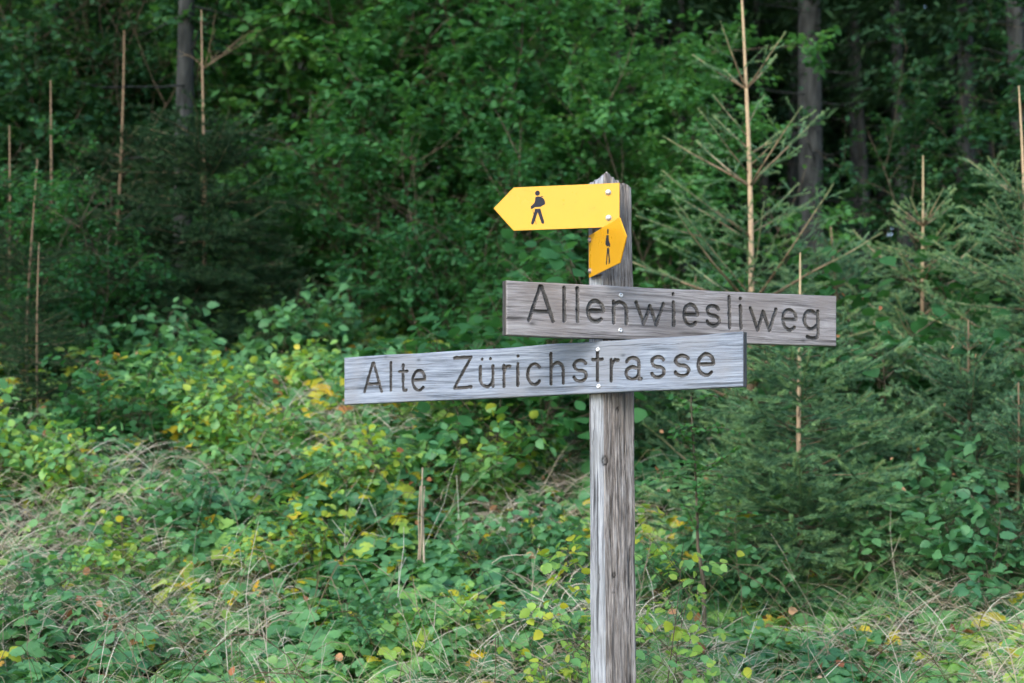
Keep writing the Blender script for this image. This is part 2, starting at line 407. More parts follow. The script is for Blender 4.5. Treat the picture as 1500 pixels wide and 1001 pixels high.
# --- stroke glyphs in a unit box (x 0..1, y 0..1)
def arc(cx, cy, rx, ry, a0, a1, n=14):
    t = np.radians(np.linspace(a0, a1, n)); return list(zip(cx + rx * np.cos(t), cy + ry * np.sin(t)))
G = {
 'A': [[(0, 0), (.47, 1), (.53, 1), (1, 0)], [(.16, .27), (.84, .27)]],
 'l': [[(.5, 0), (.5, 1)]],
 'i': [[(.5, 0), (.5, .74)], [(.5, 1), (.5, .995)]],
 't': [[(.45, 1), (.45, .12), (.55, 0), (.85, .0)], [(0, .74), (.95, .74)]],
 'T': [[(.5, 1), (.5, 0)], [(0, .74), (1, .74)]],
 'e': [[(.04, .52), (.96, .52)] + arc(.5, .52, .47, .48, 0, 180)[0:] + arc(.5, .48, .47, .48, 180, 315)],
 'n': [[(0, 0), (0, 1)], [(0, .66)] + arc(.5, .60, .5, .40, 160, 0) + [(1, 0)]],
 'w': [[(0, 1), (.27, 0), (.5, .86), (.73, 0), (1, 1)]],
 's': [arc(.5, .75, .44, .25, 20, 180) + arc(.5, .75, .42, .24, 180, 262)[1:] + arc(.5, .26, .46, .26, 80, -90)[1:] + arc(.5, .26, .46, .26, -90, -165)[1:]],
 'g': [arc(.48, .5, .48, .5, 50, 318, 22), [(.98, 1), (.98, -.30), (.90, -.46), (.62, -.52), (.20, -.46)]],
 'Z': [[(0, 1), (1, 1), (0, 0), (1, .02)]],
 'u': [[(0, 1), (0, .38)] + arc(.5, .38, .5, .38, 180, 360) + [(1, 1)], [(1, .4), (1, 0)], [(.14, 1.36), (.14, 1.37)], [(.80, 1.36), (.80, 1.37)]],
 'r': [[(0, 0), (0, 1)], [(0, .62), (.25, .88), (.55, .99), (1, .97)]],
 'c': [arc(.54, .5, .52, .5, 42, 318, 20)],
 'h': [[(0, 0), (0, 1)], [(0, .48)] + arc(.5, .42, .5, .26, 165, 0) + [(1, 0)]],
 'a': [arc(.48, .70, .42, .30, 160, 0) + [(.90, .0), (1.05, .0)], arc(.46, .28, .42, .28, 55, 360, 20) + [(.88, .42)]],
}
ALLEN = [('A', 775, 810, 420, 470), ('l', 822, 831, 422, 470), ('l', 841, 851, 423, 471), ('e', 860.5, 884.5, 441, 471.5), ('n', 899, 917.5, 443, 473.5),
         ('w', 932, 972, 444.5, 475), ('i', 981, 992, 431.5, 476), ('e', 1001.5, 1022.5, 446.5, 477), ('s', 1035, 1054.5, 448.5, 477.5), ('l', 1063, 1074, 435, 480.5),
         ('i', 1080, 1090, 437.5, 481), ('w', 1099.5, 1137, 452.5, 484), ('e', 1146.5, 1167, 454, 483.5), ('g', 1178, 1198.5, 456, 482)]
ZUR = [('A', 534, 559, 532, 574), ('l', 568, 577, 531.5, 572), ('t', 585, 597, 534.5, 572), ('e', 604, 623, 543, 572), ('Z', 665.5, 690, 524, 568.5), ('u', 703.5, 722, 537, 566.5),
       ('r', 738, 747, 536, 566), ('i', 753, 764, 522, 565), ('c', 772.5, 791.5, 533.5, 563.5), ('h', 807, 825, 517.5, 562), ('s', 839.5, 859.5, 528, 558.5),
       ('T', 868, 882, 516, 558), ('r', 895, 905.5, 527, 558), ('a', 916, 938, 524, 555.5), ('s', 953.5, 973.5, 523, 553), ('s', 988, 1009.5, 521, 551), ('e', 1022, 1046, 519, 550)]

def plane_uv(px, py, P0, yaw):
    """intersection of a sight line with the vertical plane through P0 whose local x axis has yaw"""
    u = np.array([cos(yaw), sin(yaw), 0]); nn = np.array([sin(yaw), -cos(yaw), 0])
    d = ray(px, py); o = np.array([0, 0, CAMZ]); t = ((P0 - o) @ nn) / (d @ nn)
    p = o + t * d - P0
    return np.array([p @ u, p[2]])

def make_board(name, corners, glyphs, P0, yaw, thick, mat, label, lab2, seed, hw=.0056, depth=.009):
    """corners px: TL, TR, BR, BL. P0 on the front plane."""
    q = [plane_uv(*c, P0, yaw) for c in corners]
    strokes = []
    for ch, x0, x1, y0, y1 in glyphs:
        ym = (y0 + y1) / 2
        slope_u = lambda x, y: plane_uv(x, y, P0, yaw)
        xm = (x0 + x1) / 2
        u0 = slope_u(x0, ym)[0]; u1 = slope_u(x1, ym)[0]; v1 = slope_u(xm, y0)[1]; v0 = slope_u(xm, y1)[1]
        if ch in 'li': u0 = u1 = (u0 + u1) / 2
        for st in G[ch]:
            s = [(u0 + (u1 - u0) * x, v0 + (v1 - v0) * y) for x, y in st]
            strokes.append(s)
    cu = (q[0] + q[1] + q[2] + q[3]) / 4
    Lx = (q[1][0] - q[0][0] + q[2][0] - q[3][0]) / 2
    Hz = (q[0][1] - q[3][1] + q[1][1] - q[2][1]) / 2
    nu = int(Lx / .0015); nv = int(Hz / .0015)
    a, b = np.meshgrid(np.linspace(0, 1, nu + 1), np.linspace(0, 1, nv + 1))       # b: 0 bottom
    bot = q[3][None, None] * (1 - a[..., None]) + q[2][None, None] * a[..., None]
    top = q[0][None, None] * (1 - a[..., None]) + q[1][None, None] * a[..., None]
    top = top + np.stack([0 * a, .0022 * (fbm(a * 9, a * 0, seed) - .5) * 2], -1)
    bot = bot + np.stack([0 * a, .0018 * (fbm(a * 8, a * 0 + 5, seed + 2) - .5) * 2], -1)
    P = bot * (1 - b[..., None]) + top * b[..., None]
    U, V = P[..., 0], P[..., 1]
    D = np.full(U.shape, 9.)
    g = np.random.default_rng(seed)
    wob = .0009 * (vnoise(U * 90, V * 90, seed + 5) - .5) * 2
    for s in strokes:
        for (x0, y0), (x1, y1) in zip(s[:-1], s[1:]):
            lo0, hi0 = min(x0, x1) - .012, max(x0, x1) + .012
            cols = np.where((U[0] > lo0) & (U[0] < hi0))[0]
            if len(cols) == 0: continue
            c0, c1 = cols[0], cols[-1] + 1
            uu, vv = U[:, c0:c1], V[:, c0:c1]
            dx, dy = x1 - x0, y1 - y0; L2 = dx * dx + dy * dy + 1e-12
            t = np.clip(((uu - x0) * dx + (vv - y0) * dy) / L2, 0, 1)
            dd = np.hypot(uu - x0 - t * dx, vv - y0 - t * dy)
            D[:, c0:c1] = np.minimum(D[:, c0:c1], dd)
    D = D + wob
    dep = depth * np.clip(1 - (D / hw) ** 2, 0, 1) ** .6
    rough = .0005 * (fbm(U * 18, V * 300, seed + 7) - .5) * 2 + .0003 * (vnoise(U * 60, V * 700, seed + 9) - .5)
    edge = np.minimum(np.minimum(a, 1 - a) * Lx, np.minimum(b, 1 - b) * Hz)
    roundoff = .0022 * np.clip(1 - edge / .004, 0, 1) ** 2
    Yl = -thick / 2 + dep + rough + roundoff
    # local coordinates about the board centre
    off = cu
    v = np.stack([U - off[0], Yl, V - off[1]], -1).reshape(-1, 3)
    nx = nu + 1
    i = (np.arange(nv)[:, None] * nx + np.arange(nu)[None]).ravel()
    f = np.stack([i, i + 1, i + nx + 1, i + nx], 1)
    fd = dep.reshape(-1)[f].mean(1)
    carved = fd > .0012
    st = np.zeros(U.shape)
    for q_ in range(3):
        ku, kv, kr = cu[0] + g.uniform(-.48, .48) * Lx, cu[1] + g.uniform(-.45, .45) * Hz, g.uniform(.002, .006)
        rr_ = np.hypot((U - ku) * .6, V - kv) / kr; st = np.maximum(st, .55 * np.exp(-(rr_ / 1.1) ** 2) + .22 * np.exp(-((U - ku) / .03) ** 2 - ((V - kv) / .007) ** 2))
    for q_ in range(11):
        ku, kv, kl, kw = cu[0] + g.uniform(-.45, .45) * Lx, cu[1] + g.uniform(-.46, .46) * Hz, g.uniform(.03, .16), g.uniform(.0006, .0013)
        line = kv + (U - ku) * g.uniform(-.02, .02) + .0012 * np.sin(U * 70 + q_) + .002 * (vnoise(U * 25, U * 0, seed + 60 + q_) - .5)
        st = np.maximum(st, .8 * np.exp(-((V - line) / kw) ** 2) * np.clip(1.3 - np.abs(U - ku) / kl * 1.3, 0, 1))
    st = st.reshape(-1)
    # rim and back
    per = np.concatenate([np.arange(nx), np.arange(1, nv + 1) * nx + nu, nv * nx + np.arange(nu - 1, -1, -1), np.arange(nv - 1, 0, -1) * nx])
    back = v[per].copy(); back[:, 1] = thick / 2
    base = len(v); m = len(per)
    k = np.arange(m); k2 = (k + 1) % m
    rimf = np.stack([per[k], base + k, base + k2, per[k2]], 1)
    cidx = base + m
    vv = np.concatenate([v, back, [[0, thick / 2, 0]], [[0.0001, thick / 2, 0]]])
    capf = np.stack([base + k, np.full(m, cidx), np.full(m, cidx + 1), base + k2], 1)
    stv = np.concatenate([st, np.zeros(m + 2)])
    def sub(faces, verts):
        uq, inv = np.unique(faces, return_inverse=True); return verts[uq], inv.reshape(faces.shape), stv[uq]
    u = np.array([cos(yaw), sin(yaw), 0]); nn = np.array([sin(yaw), -cos(yaw), 0])
    centre = P0 + u * off[0] + np.array([0, 0, off[1]]) - nn * thick / 2
    fv, ff, fs_ = sub(np.concatenate([f[~carved], rimf, capf]), vv)
    o = build(name, fv, ff, mat, root, {'stain': fs_})
    o.location = centre - ROOT; o.rotation_euler = (0, 0, yaw); tag(o, label)
    # end grain is darker wood
    o.data.materials.append(M_end)
    ctr = np.array([p.center[:] for p in o.data.polygons]) if False else None
    mi = np.zeros(len(ff), np.int32); nf = (~carved).sum()
    ends = np.arange(m); isend = np.zeros(m, bool); isend[nx - 1:nx - 1 + nv] = True; isend[nx - 1 + nv + nu:] = True
    mi[nf:nf + m][isend] = 1
    o.data.polygons.foreach_set('material_index', mi)
    lv, lf, ls_ = sub(f[carved], vv)
    l = build('carved_lettering', lv, lf, M_groove, o); tag(l, lab2)
    return o, centre, off

def lathe(profile, sides=20):
    pr = np.array(profile); ang = np.arange(sides) * 2 * pi / sides
    v = np.stack([pr[:, 0:1] * np.cos(ang), -pr[:, 1:2] * np.ones(sides), pr[:, 0:1] * np.sin(ang)], -1).reshape(-1, 3)
    i = np.arange(sides); j = (i + 1) % sides
    f = np.concatenate([np.stack([k * sides + i, k * sides + j, (k + 1) * sides + j, (k + 1) * sides + i], 1) for k in range(len(pr) - 1)])
    return v, f

def screw(parent, P0, yaw, px, py, thick, off, rust=False, bolt=False):
    uv = plane_uv(px, py, P0, yaw) - off
    if bolt:
        v, f = lathe([(.0085, 0), (.0085, .0012), (.0062, .0016), (.0060, .0055), (.0050, .0068), (.0001, .0072)], 6 if False else 18)
        mt = M_rustbolt if rust else M_bolt
    else:
        v, f = lathe([(.0068, 0), (.0066, .0016), (.0050, .0027), (.0030, .0030), (.0026, .0010), (.0001, .0008)], 18); mt = M_screw
    o = build('bolt' if bolt else 'screw', v, f, mt, parent, None, False)
    o.location = (uv[0], -thick / 2 - .0002, uv[1])
    return o

def plane_point(base2, yaw, offset, z):
    nn = np.array([sin(yaw), -cos(yaw)]); p = base2 + nn * offset
    return np.array([p[0], p[1], z])

TB = .028
yA = radians(24); yZ = radians(-30)
PA = plane_point((Cc + Rc) / 2, yA, TB + .0035, 1.5)
PZ_ = plane_point((Cc + Lc) / 2, yZ, TB + .0035, 1.5)
bA, cA, oA = make_board('wooden_board', [(742, 411.5), (1225.5, 434.5), (1225.5, 507.5), (742, 491.5)], ALLEN, PA, yA, TB, M_boardA,
                        'grey-brown weathered board carved Allenwiesliweg, sloping down to the right', 'carved letters reading Allenwiesliweg', 31)
for p in ((909.3, 432.7), (908.6, 484)): screw(bA, PA, yA, *p, TB, oA)
bZ, cZ, oZ = make_board('wooden_board', [(504, 524.5), (1088.5, 486.5), (1088.5, 566.5), (504, 593)], ZUR, PZ_, yZ, TB, M_boardZ,
                        'skylit weathered board carved Alte Zürichstrasse, rising to the right', 'carved letters reading Alte Zürichstrasse', 47, hw=.0048)
for p in ((876, 512), (877, 566)): screw(bZ, PZ_, yZ, *p, TB, oZ)

# --- yellow signs
def plate(name, outline, P0, yaw, thick, mat, label, off):
    n = len(outline); o2 = np.array(outline) - off
    cen = o2.mean(0); bev = .0012
    inner = o2 + (cen - o2) * (bev / np.maximum(np.linalg.norm(cen - o2, axis=1, keepdims=True), 1e-6))
    fr = np.column_stack([inner[:, 0], np.full(n, -thick / 2), inner[:, 1]])
    m1 = np.column_stack([o2[:, 0], np.full(n, -thick / 2 + .0008), o2[:, 1]])
    m2 = np.column_stack([o2[:, 0], np.full(n, thick / 2), o2[:, 1]])
    me = bpy.data.meshes.new(name)
    fs = [tuple(range(n)), tuple(range(3 * n - 1, 2 * n - 1, -1))]
    for k in range(n):
        j = (k + 1) % n
        fs += [(k, n + k, n + j, j), (n + k, 2 * n + k, 2 * n + j, n + j)]
    me.from_pydata(np.concatenate([fr, m1, m2]).tolist(), [], fs); me.update(); me.materials.append(mat)
    o = bpy.data.objects.new(name, me); C.objects.link(o); o.parent = root
    u = np.array([cos(yaw), sin(yaw), 0]); nn = np.array([sin(yaw), -cos(yaw), 0])
    o.location = P0 + u * off[0] + np.array([0, 0, off[1]]) - nn * thick / 2 - ROOT
    o.rotation_euler = (0, 0, yaw); tag(o, label)
    return o

# hiker: polygons in units of figure height, origin at centre of the figure; faces left
def hz(x, y): return ((x - 438) / 250., (322 - y) / 250.)
HIK = [[hz(437 + 18 * cos(t), 215 + 19 * sin(t)) for t in np.linspace(0, 2 * pi, 16, endpoint=False)],
       [hz(*p) for p in ((421, 244), (440, 239), (462, 243), (478, 252), (488, 266), (495, 288), (492, 300), (474, 308), (460, 317), (418, 318), (396, 330), (386, 328), (386, 311), (399, 300), (413, 287), (419, 268))],
       [hz(*p) for p in ((462, 237), (480, 240), (481, 244), (462, 243))],
       [hz(*p) for p in ((417, 331), (458, 330), (462, 345), (487, 428), (486, 439), (476, 444), (467, 438), (438, 356), (411, 434), (402, 446), (391, 443), (389, 430), (415, 348))],
       [hz(*p) for p in ((400, 340), (403, 339), (429, 444), (426, 446))]]
def hiker(parent, cx, cz, h, thick, mirror):
    me = bpy.data.meshes.new('hiker_symbol'); vs = []; fs = []
    for k, pl in enumerate(HIK):
        b = len(vs); n = len(pl)
        pts = [((-x if mirror else x) * h + cx, y * h + cz) for x, y in pl]
        dy = -thick / 2 - .0006
        vs += [(x, dy, z) for x, z in pts] + [(x, -thick / 2 - .0001, z) for x, z in pts]
        fs.append(tuple(range(b, b + n)))
        fs += [(b + i, b + n + i, b + n + (i + 1) % n, b + (i + 1) % n) for i in range(n)]
    me.from_pydata(vs, [], fs); me.update(); me.materials.append(M_black)
    o = bpy.data.objects.new('hiker_symbol', me); C.objects.link(o); o.parent = parent
    return o

yY = radians(-14)
PYl = np.array([at(907, 300, 3.975)[0], 3.975, 1.5])
ol = [plane_uv(*c, PYl, yY) for c in ((723, 305.5), (752.3, 274.8), (907.5, 268), (907.5, 332.5), (752.3, 338.2))]
oc = np.mean(ol, 0)
s1 = plate('yellow_arrow_sign', ol, PYl, yY, .003, M_yellow, 'broad yellow arrow pointing left with a walking hiker symbol', oc)
for p in ((891, 282), (891.5, 319.3)): screw(s1, PYl, yY, *p, .003, oc, bolt=True)
hc = plane_uv(787.6, 304.4, PYl, yY) - oc
hiker(s1, hc[0], hc[1], 50 / F * 4.02 * 1.02, .003, False)
# wedge block the arrow is bolted to
def box(name, lo, hi, mat, parent, loc, yaw, label=None):
    x0, y0, z0 = lo; x1, y1, z1 = hi; b = .002
    v = []; f = []
    for (zz, ins) in ((z0, b), (z0 + b, 0), (z1 - b, 0), (z1, b)):
        v += [(x0 + ins, y0 + ins, zz), (x1 - ins, y0 + ins, zz), (x1 - ins, y1 - ins, zz), (x0 + ins, y1 - ins, zz)]
    f = [(3, 2, 1, 0), (12, 13, 14, 15)]
    for k in range(3):
        for i in range(4):
            j = (i + 1) % 4; f.append((k * 4 + i, k * 4 + j, k * 4 + 4 + j, k * 4 + 4 + i))
    o = build(name, np.array(v), np.array(f), mat, parent); o.location = loc; o.rotation_euler = (0, 0, yaw)
    return o
box('wedge_block', (-.045, 0, -.055), (.0, .052, .055), M_post, root,
    np.array([at(900, 300, 3.985)[0], 3.985, at(900, 300, 3.985)[2]]) - ROOT, yY)

# narrow sign on the left of the post, running towards the viewer
yS = radians(-77.5)
HS = at(862.5, 376.5, 4.075)
PS = np.array([HS[0], HS[1], 1.5])
hgt = 63 / F * 4.09
zc = HS[2] - 1.5
olS = [(0, zc + hgt / 2), (.0, zc - hgt / 2), (.305, zc - hgt / 2), (.367, zc), (.305, zc + hgt / 2)]
olS = olS[::-1]; ocS = np.mean(olS, 0)
s2 = plate('yellow_arrow_sign', [tuple(p) for p in olS], PS, yS, .003, M_yellow, 'narrow foreshortened yellow arrow with a hiker symbol, pointing towards the viewer', ocS)
for z_ in (zc + .046, zc - .043):
    v, f = lathe([(.0085, 0), (.0085, .0012), (.0062, .0016), (.0060, .0055), (.0001, .0065)], 18)
    o = build('bolt', v, f, M_rustbolt, s2); o.location = (.016 - ocS[0], -.0017, z_ - ocS[1])
hiker(s2, .197 - ocS[0], zc - ocS[1] - .001, .100, .003, True)
box('wedge_block', (-.006, .0005, -.056), (.026, .03, .056), M_post, root, HS - ROOT + np.array([.004, 0, 0]), yS)

# ------------------------------------------------------------------ spruces
def spruce(seed, height, leader, inter, reach, nb=5, lmax=.9, top_elev=55, low_elev=8, ndens=420, nlen=.014, nwid=.0022,
           side_every=.055, clear=0.0, droop=.10, tipgrow=.6, skip_near=.15, trunk_r=None, bare_leader=True, needle_mat=None, thr=1.0, fill=7, bark=.30, thick=1.0, fillen=(.3, .8), curve=None, tint0=.15, vary=10, ltint=.8, lb=1.0):
    g = np.random.default_rng(seed)
    segs = []          # p0,p1,r0,r1,dens,tint
    tr = trunk_r or (.004 + .0050 * height)
    H = height
    def trunk_xy(z): return np.array([.03 * sin(z * 1.3 + seed) * min(1, z), .03 * cos(z * 1.1 + seed * 2) * min(1, z) - .03 * cos(seed * 2) * min(1, z), z])
    def rad(z): return max(.0035, tr * (1 - z / H) ** .8 + .0035)
    def branch(p, d, L, r, level, upv):
        """polyline with side shoots"""
        n = max(2, int(L / .09)); st = L / n; pts = [p]; dd = d
        for k in range(n):
            bend = np.array([0, 0, -droop * .5 if k < n * .5 else droop * tipgrow]) * (1 if level == 0 else .4)
            bend = bend if curve is None or level else np.array([0, 0, curve])
            dd = norm(dd + bend * st * 6 + g.normal(0, .035, 3)); pts.append(pts[-1] + dd * st)
        pts = np.array(pts)
        for k in range(n):
            fr = (k + .5) / n
            lim = .0016 if level == 0 else .0009; r0 = max(lim, r * (1 - k / n) ** .8); r1 = max(lim, r * (1 - (k + 1) / n) ** .8)
            dn = 1.0 if level > 0 else np.clip((fr - skip_near) * 2.2, .0, 1)
            segs.append((*pts[k], *pts[k + 1], r0, r1, dn, fr if level == 0 else .3 + .7 * fr, level))
        if level < 2:
            m = int(L / (side_every if level == 0 else side_every * 1.25)); side = 1
            for q in range(1, m + 1):
                t = (q + g.uniform(-.3, .3)) / (m + 1)
                if level == 0 and t < skip_near * .7: continue
                kk = min(n - 1, int(t * n)); pp = pts[kk] + (pts[kk + 1] - pts[kk]) * (t * n - kk)
                ax = norm(pts[kk + 1] - pts[kk]); lat = norm(np.cross(ax, upv)); side = -side
                rest = L * (1 - t)
                sl = (.16 * L ** .5 + rest * .42) * g.uniform(.5, 1.0) if level == 0 else rest * g.uniform(.3, .6) + .02
                sl = min(sl, .5 if level == 0 else .18)
                if sl < .03: continue
                sd = norm(ax * g.uniform(.6, .9) + lat * side * g.uniform(.7, 1) + upv * g.uniform(-.45, .40))
                branch(pp, sd, sl, r * .22 * (1 - t) + .0006, level + 1, upv)
    z = H - leader; k = 1
    whorls = []
    while z > clear + .05:
        dist = H - z; whorls.append((z, dist)); z -= inter * g.uniform(.85, 1.15); k += 1
    for wi, (z, dist) in enumerate(whorls):
        f_ = min(1, dist / (H * thr))
        L0 = min(lmax, reach * dist ** .85)
        elev = top_elev + (low_elev - top_elev) * min(1, (dist / H) * 1.5)
        n_ = nb + int(g.integers(0, 2)); a0 = g.uniform(0, 2 * pi)
        for b in range(n_):
            az = a0 + 2 * pi * b / n_ + g.uniform(-.25, .25); el = radians(elev + g.uniform(-vary, vary))
            d = np.array([cos(az) * cos(el), sin(az) * cos(el), sin(el)])
            L = L0 * g.uniform(.72, 1.08); upv = norm(np.array([-cos(az) * sin(el), -sin(az) * sin(el), cos(el)]))
            branch(trunk_xy(z), d, L, (.002 + .0045 * L) * thick, 0, upv)
        # shorter internodal branches
        for b in range(int(fill * (.5 + .5 * min(1, dist)))):
            if dist < leader * 1.2: continue
            zz = z + inter * g.uniform(.1, .9); az = g.uniform(0, 2 * pi); el = radians(elev + g.uniform(-vary, vary))
            d = np.array([cos(az) * cos(el), sin(az) * cos(el), sin(el)]); upv = norm(np.array([-cos(az) * sin(el), -sin(az) * sin(el), cos(el)]))
            branch(trunk_xy(zz), d, L0 * g.uniform(*fillen), .0025 * thick, 0, upv)
    S = np.array(segs)
    p0, p1, r0, r1, dn, tt = S[:, 0:3], S[:, 3:6], S[:, 6], S[:, 7], S[:, 8], S[:, 9]
    # leader needles
    zz = np.arange(H - leader, H, .05)
    root_ = empty('spruce', (0, 0, 0))
    zs = np.concatenate([np.linspace(-.15, H - leader * 1.1, 16), np.linspace(H - leader, H, 7)])
    tv, tf = tube([trunk_xy(z) for z in zs], [rad(max(z, 0)) for z in zs], 9, .04, seed)
    ttint = np.repeat(np.interp(zs, [0, H - leader * (lb + .9), H - leader * (lb + .1), H - leader * (lb - .05), H], [.22, .34, min(.55, ltint), ltint, ltint + .1]), 9)
    build('trunk', tv, tf, M_twig, root_, {'tint': ttint}, True)
    sv, sf = segs_mesh(p0, p1, r0, r1, 4)
    stint = np.repeat(np.clip(np.where(S[:, 10] == 0, .38 + bark * tt, .12 + .15 * tt) + g.normal(0, .06, len(tt)), 0, 1), 8)
    build('branches', sv, sf, M_twig, root_, {'tint': stint})
    # needles
    ln = np.linalg.norm(p1 - p0, axis=1)
    cnt = (ln * ndens * dn).astype(int) + (g.random(len(ln)) < (ln * ndens * dn) % 1)
    idx = np.repeat(np.arange(len(ln)), cnt); m = len(idx)
    t = g.random(m); base = p0[idx] + (p1 - p0)[idx] * t[:, None]
    ax = norm(p1 - p0)[idx]
    ref = np.where(np.abs(ax[:, 2:3]) > .92, [[1., 0, 0]], [[0, 0, 1.]])
    a = norm(np.cross(ax, ref)); b = np.cross(a, ax)       # b ~ up
    b = b * np.sign(b[:, 2:3] + 1e-9)
    ang = g.uniform(-pi, pi, m); up_bias = .25
    rad_ = a * np.cos(ang)[:, None] + b * (np.sin(ang) + up_bias)[:, None]
    nd = norm(ax * g.uniform(.5, 1.1, m)[:, None] + norm(rad_) * .8)
    L_ = nlen * g.uniform(.7, 1.15, m)
    wv = norm(np.cross(nd, g.normal(0, 1, (m, 3)))) * (nwid / 2)
    v = np.stack([base - wv, base + wv, base + nd * L_[:, None]], 1).reshape(-1, 3)
    f = np.arange(3 * m).reshape(-1, 3)
    sh = np.repeat(g.normal(0, .12, len(ln)), cnt); nt = np.clip(tint0 + .68 * tt[idx] ** 2.2 * g.uniform(.7, 1.2, m) + sh + g.normal(0, .07, m), 0, 1)
    build('foliage', v, f, needle_mat or M_needle, root_, {'tint': np.repeat(nt, 3)})
    open('/tmp/sp.txt', 'a').write(f'{seed} {len(S)} {m}\n')
    return root_

def put(o, px, Y, name=None, label=None, cat=None, group=None, rz=0, s=1.0, sink=0.0, z=None):
    x = (px - 750) / F * Y / cos(PITCH) * 1.0
    zz = float(ground(x, Y)) - sink if z is None else z
    o.location = (x, Y, zz); o.rotation_euler = (0, 0, rz); o.scale = (s, s, s)
    if name: o.name = name
    tag(o, label, cat, group); return o

def hgt_for(px, py, Y, sink=0):
    p = at(px, py, Y); return float(p[2] - ground(p[0], Y)) + sink

GS = 'young spruces at the forest edge'
# B: bushy one in front, leader top at (1170,368)
B = spruce(5, hgt_for(1170, 368, 6.5), .40, .20, .66, 7, .82, 38, 12, 1500, .017, .0040, .080, droop=.12, fill=17, fillen=(.45, 1.05), vary=17, tint0=.34, lb=2.6)
put(B, 1170, 6.5, 'young_spruce', 'bushy knee-deep green young spruce with thin bare leader, nearest tree beside the signpost', 'spruce', GS)
# A: tall, open whorls, leader out of the top of the frame
A = spruce(12, hgt_for(1095, -70, 7.9), .80, .60, .50, 5, 1.05, 44, 26, 900, .017, .0030, .095, skip_near=.05, fill=8, bark=.5, thick=2.0, curve=.012, tint0=.35, vary=14, lb=2.7)
put(A, 1095, 7.9, 'young_spruce', 'tallest young spruce with long orange-brown bare leader and open whorls right behind the boards', 'spruce', GS)
# C
Cs = spruce(23, hgt_for(1355, 228, 8.2), .42, .36, .62, 6, .95, 40, 12, 800, .018, .0034, .055, fill=12, thick=2.6, bark=.65, curve=.07, ltint=.85, tint0=.45, vary=14, lb=2.0)
put(Cs, 1355, 8.2, 'young_spruce', 'young spruce with green-tipped leader and candelabra of upturned shoots', 'spruce', GS)
# D at the right border
D = spruce(31, hgt_for(1497, 128, 7.4), .62, .40, .62, 6, 1.0, 42, 14, 800, .018, .0033, .055, fill=12, thick=1.6, bark=.5, curve=.05, tint0=.35, vary=14, lb=2.2)
put(D, 1499, 7.4, 'young_spruce', 'young spruce cut by the right border, pale straight leader over dense boughs', 'spruce', GS)
# E dark big one on the left
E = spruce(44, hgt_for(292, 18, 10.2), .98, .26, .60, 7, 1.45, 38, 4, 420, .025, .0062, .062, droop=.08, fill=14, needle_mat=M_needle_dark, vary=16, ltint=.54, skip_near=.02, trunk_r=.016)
put(E, 292, 10.2, 'young_spruce', 'broad dark young spruce with a tall reddish leader in front of the left forest trunk', 'spruce', GS)
def bare_whorl():
    g = np.random.default_rng(19); S_ = []; zt = float(E.location[2]); b = np.array(E.location)
    for az, L in ((-.2, .42), (.5, .5), (2.6, .2), (1.4, .3), (-1.2, .35)):
        p = at(292, 100, 10.2) - b; p[0] = p[1] = 0; d = norm(np.array([cos(az), sin(az), .75]))
        for k in range(6):
            d = norm(d + g.normal(0, .06, 3)); q = p + d * L / 6; S_.append((*p, *q, .0045 * (1 - k / 8), .0045 * (1 - (k + 1) / 8)))
            if k > 0:
                e = norm(d + g.normal(0, .5, 3)); S_.append((*q, *(q + e * g.uniform(.05, .15)), .002, .0012))
            p = q
    S_ = np.array(S_); v, f = segs_mesh(S_[:, :3], S_[:, 3:6], S_[:, 6], S_[:, 7], 4)
    build('bare_twigs', v, f, M_twig, E, {'tint': np.full(len(v), .5)})
bare_whorl()
left = [(68, 120, 10.4, 'young spruce with a pale leader in the left group, taller than its orange neighbour'),
        (160, 45, 11.2, 'slim young spruce with faint greyish leader between the left group and the dark spruce'),
        (44, 230, 8.6, 'young spruce with a crooked orange leader near the left border'),
        (60, 356, 8.0, 'shortest young spruce near the left border, thin leader ending low'),
        (4, 185, 9.6, 'young spruce half cut off by the left border'),
        (1560, 250, 8.3, 'dense young spruce mostly outside the right border')]
protoL = None
for k, (px, py, Y, lab) in enumerate(left):
    h = hgt_for(px, py, Y)
    if protoL is None:
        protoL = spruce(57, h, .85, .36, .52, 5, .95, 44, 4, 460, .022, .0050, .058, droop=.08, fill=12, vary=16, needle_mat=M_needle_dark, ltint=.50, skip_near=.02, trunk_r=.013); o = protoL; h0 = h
    else:
        o = copy_tree(protoL)
    put(o, px, Y, 'young_spruce', lab, 'spruce', GS, rz=k * 1.7, s=h / h0)
# extra low spruces filling the right-hand thicket
lowp = None
for k, (px, py, Y, lab) in enumerate([(1290, 470, 7.6, 'low young spruce between the bushy one and the right border'),
                                      (1420, 470, 6.9, 'low bushy spruce crowded under the right-hand leaders'),
                                      (1010, 400, 8.6, 'low spruce hidden behind the post and the boards'),
                                      (1230, 330, 9.4, 'low dark spruce beyond the end of the Allenwiesliweg board'),
                                      (400, 300, 11.2, 'small spruce in the gloom right of the broad dark spruce'),
                                      (1480, 560, 6.4, 'small dense spruce low against the right border')]):
    h = hgt_for(px, py, Y)
    if lowp is None:
        lowp = spruce(71, h, .14, .18, .75, 6, .85, 42, 10, 900, .018, .0036, .05, droop=.10, fill=13, fillen=(.4, 1), vary=18, ltint=.45); o = lowp; hl = h
    else: o = copy_tree(lowp)
    put(o, px, Y, 'young_spruce', lab, 'spruce', GS, rz=k * 2.1 + .4, s=h / hl)

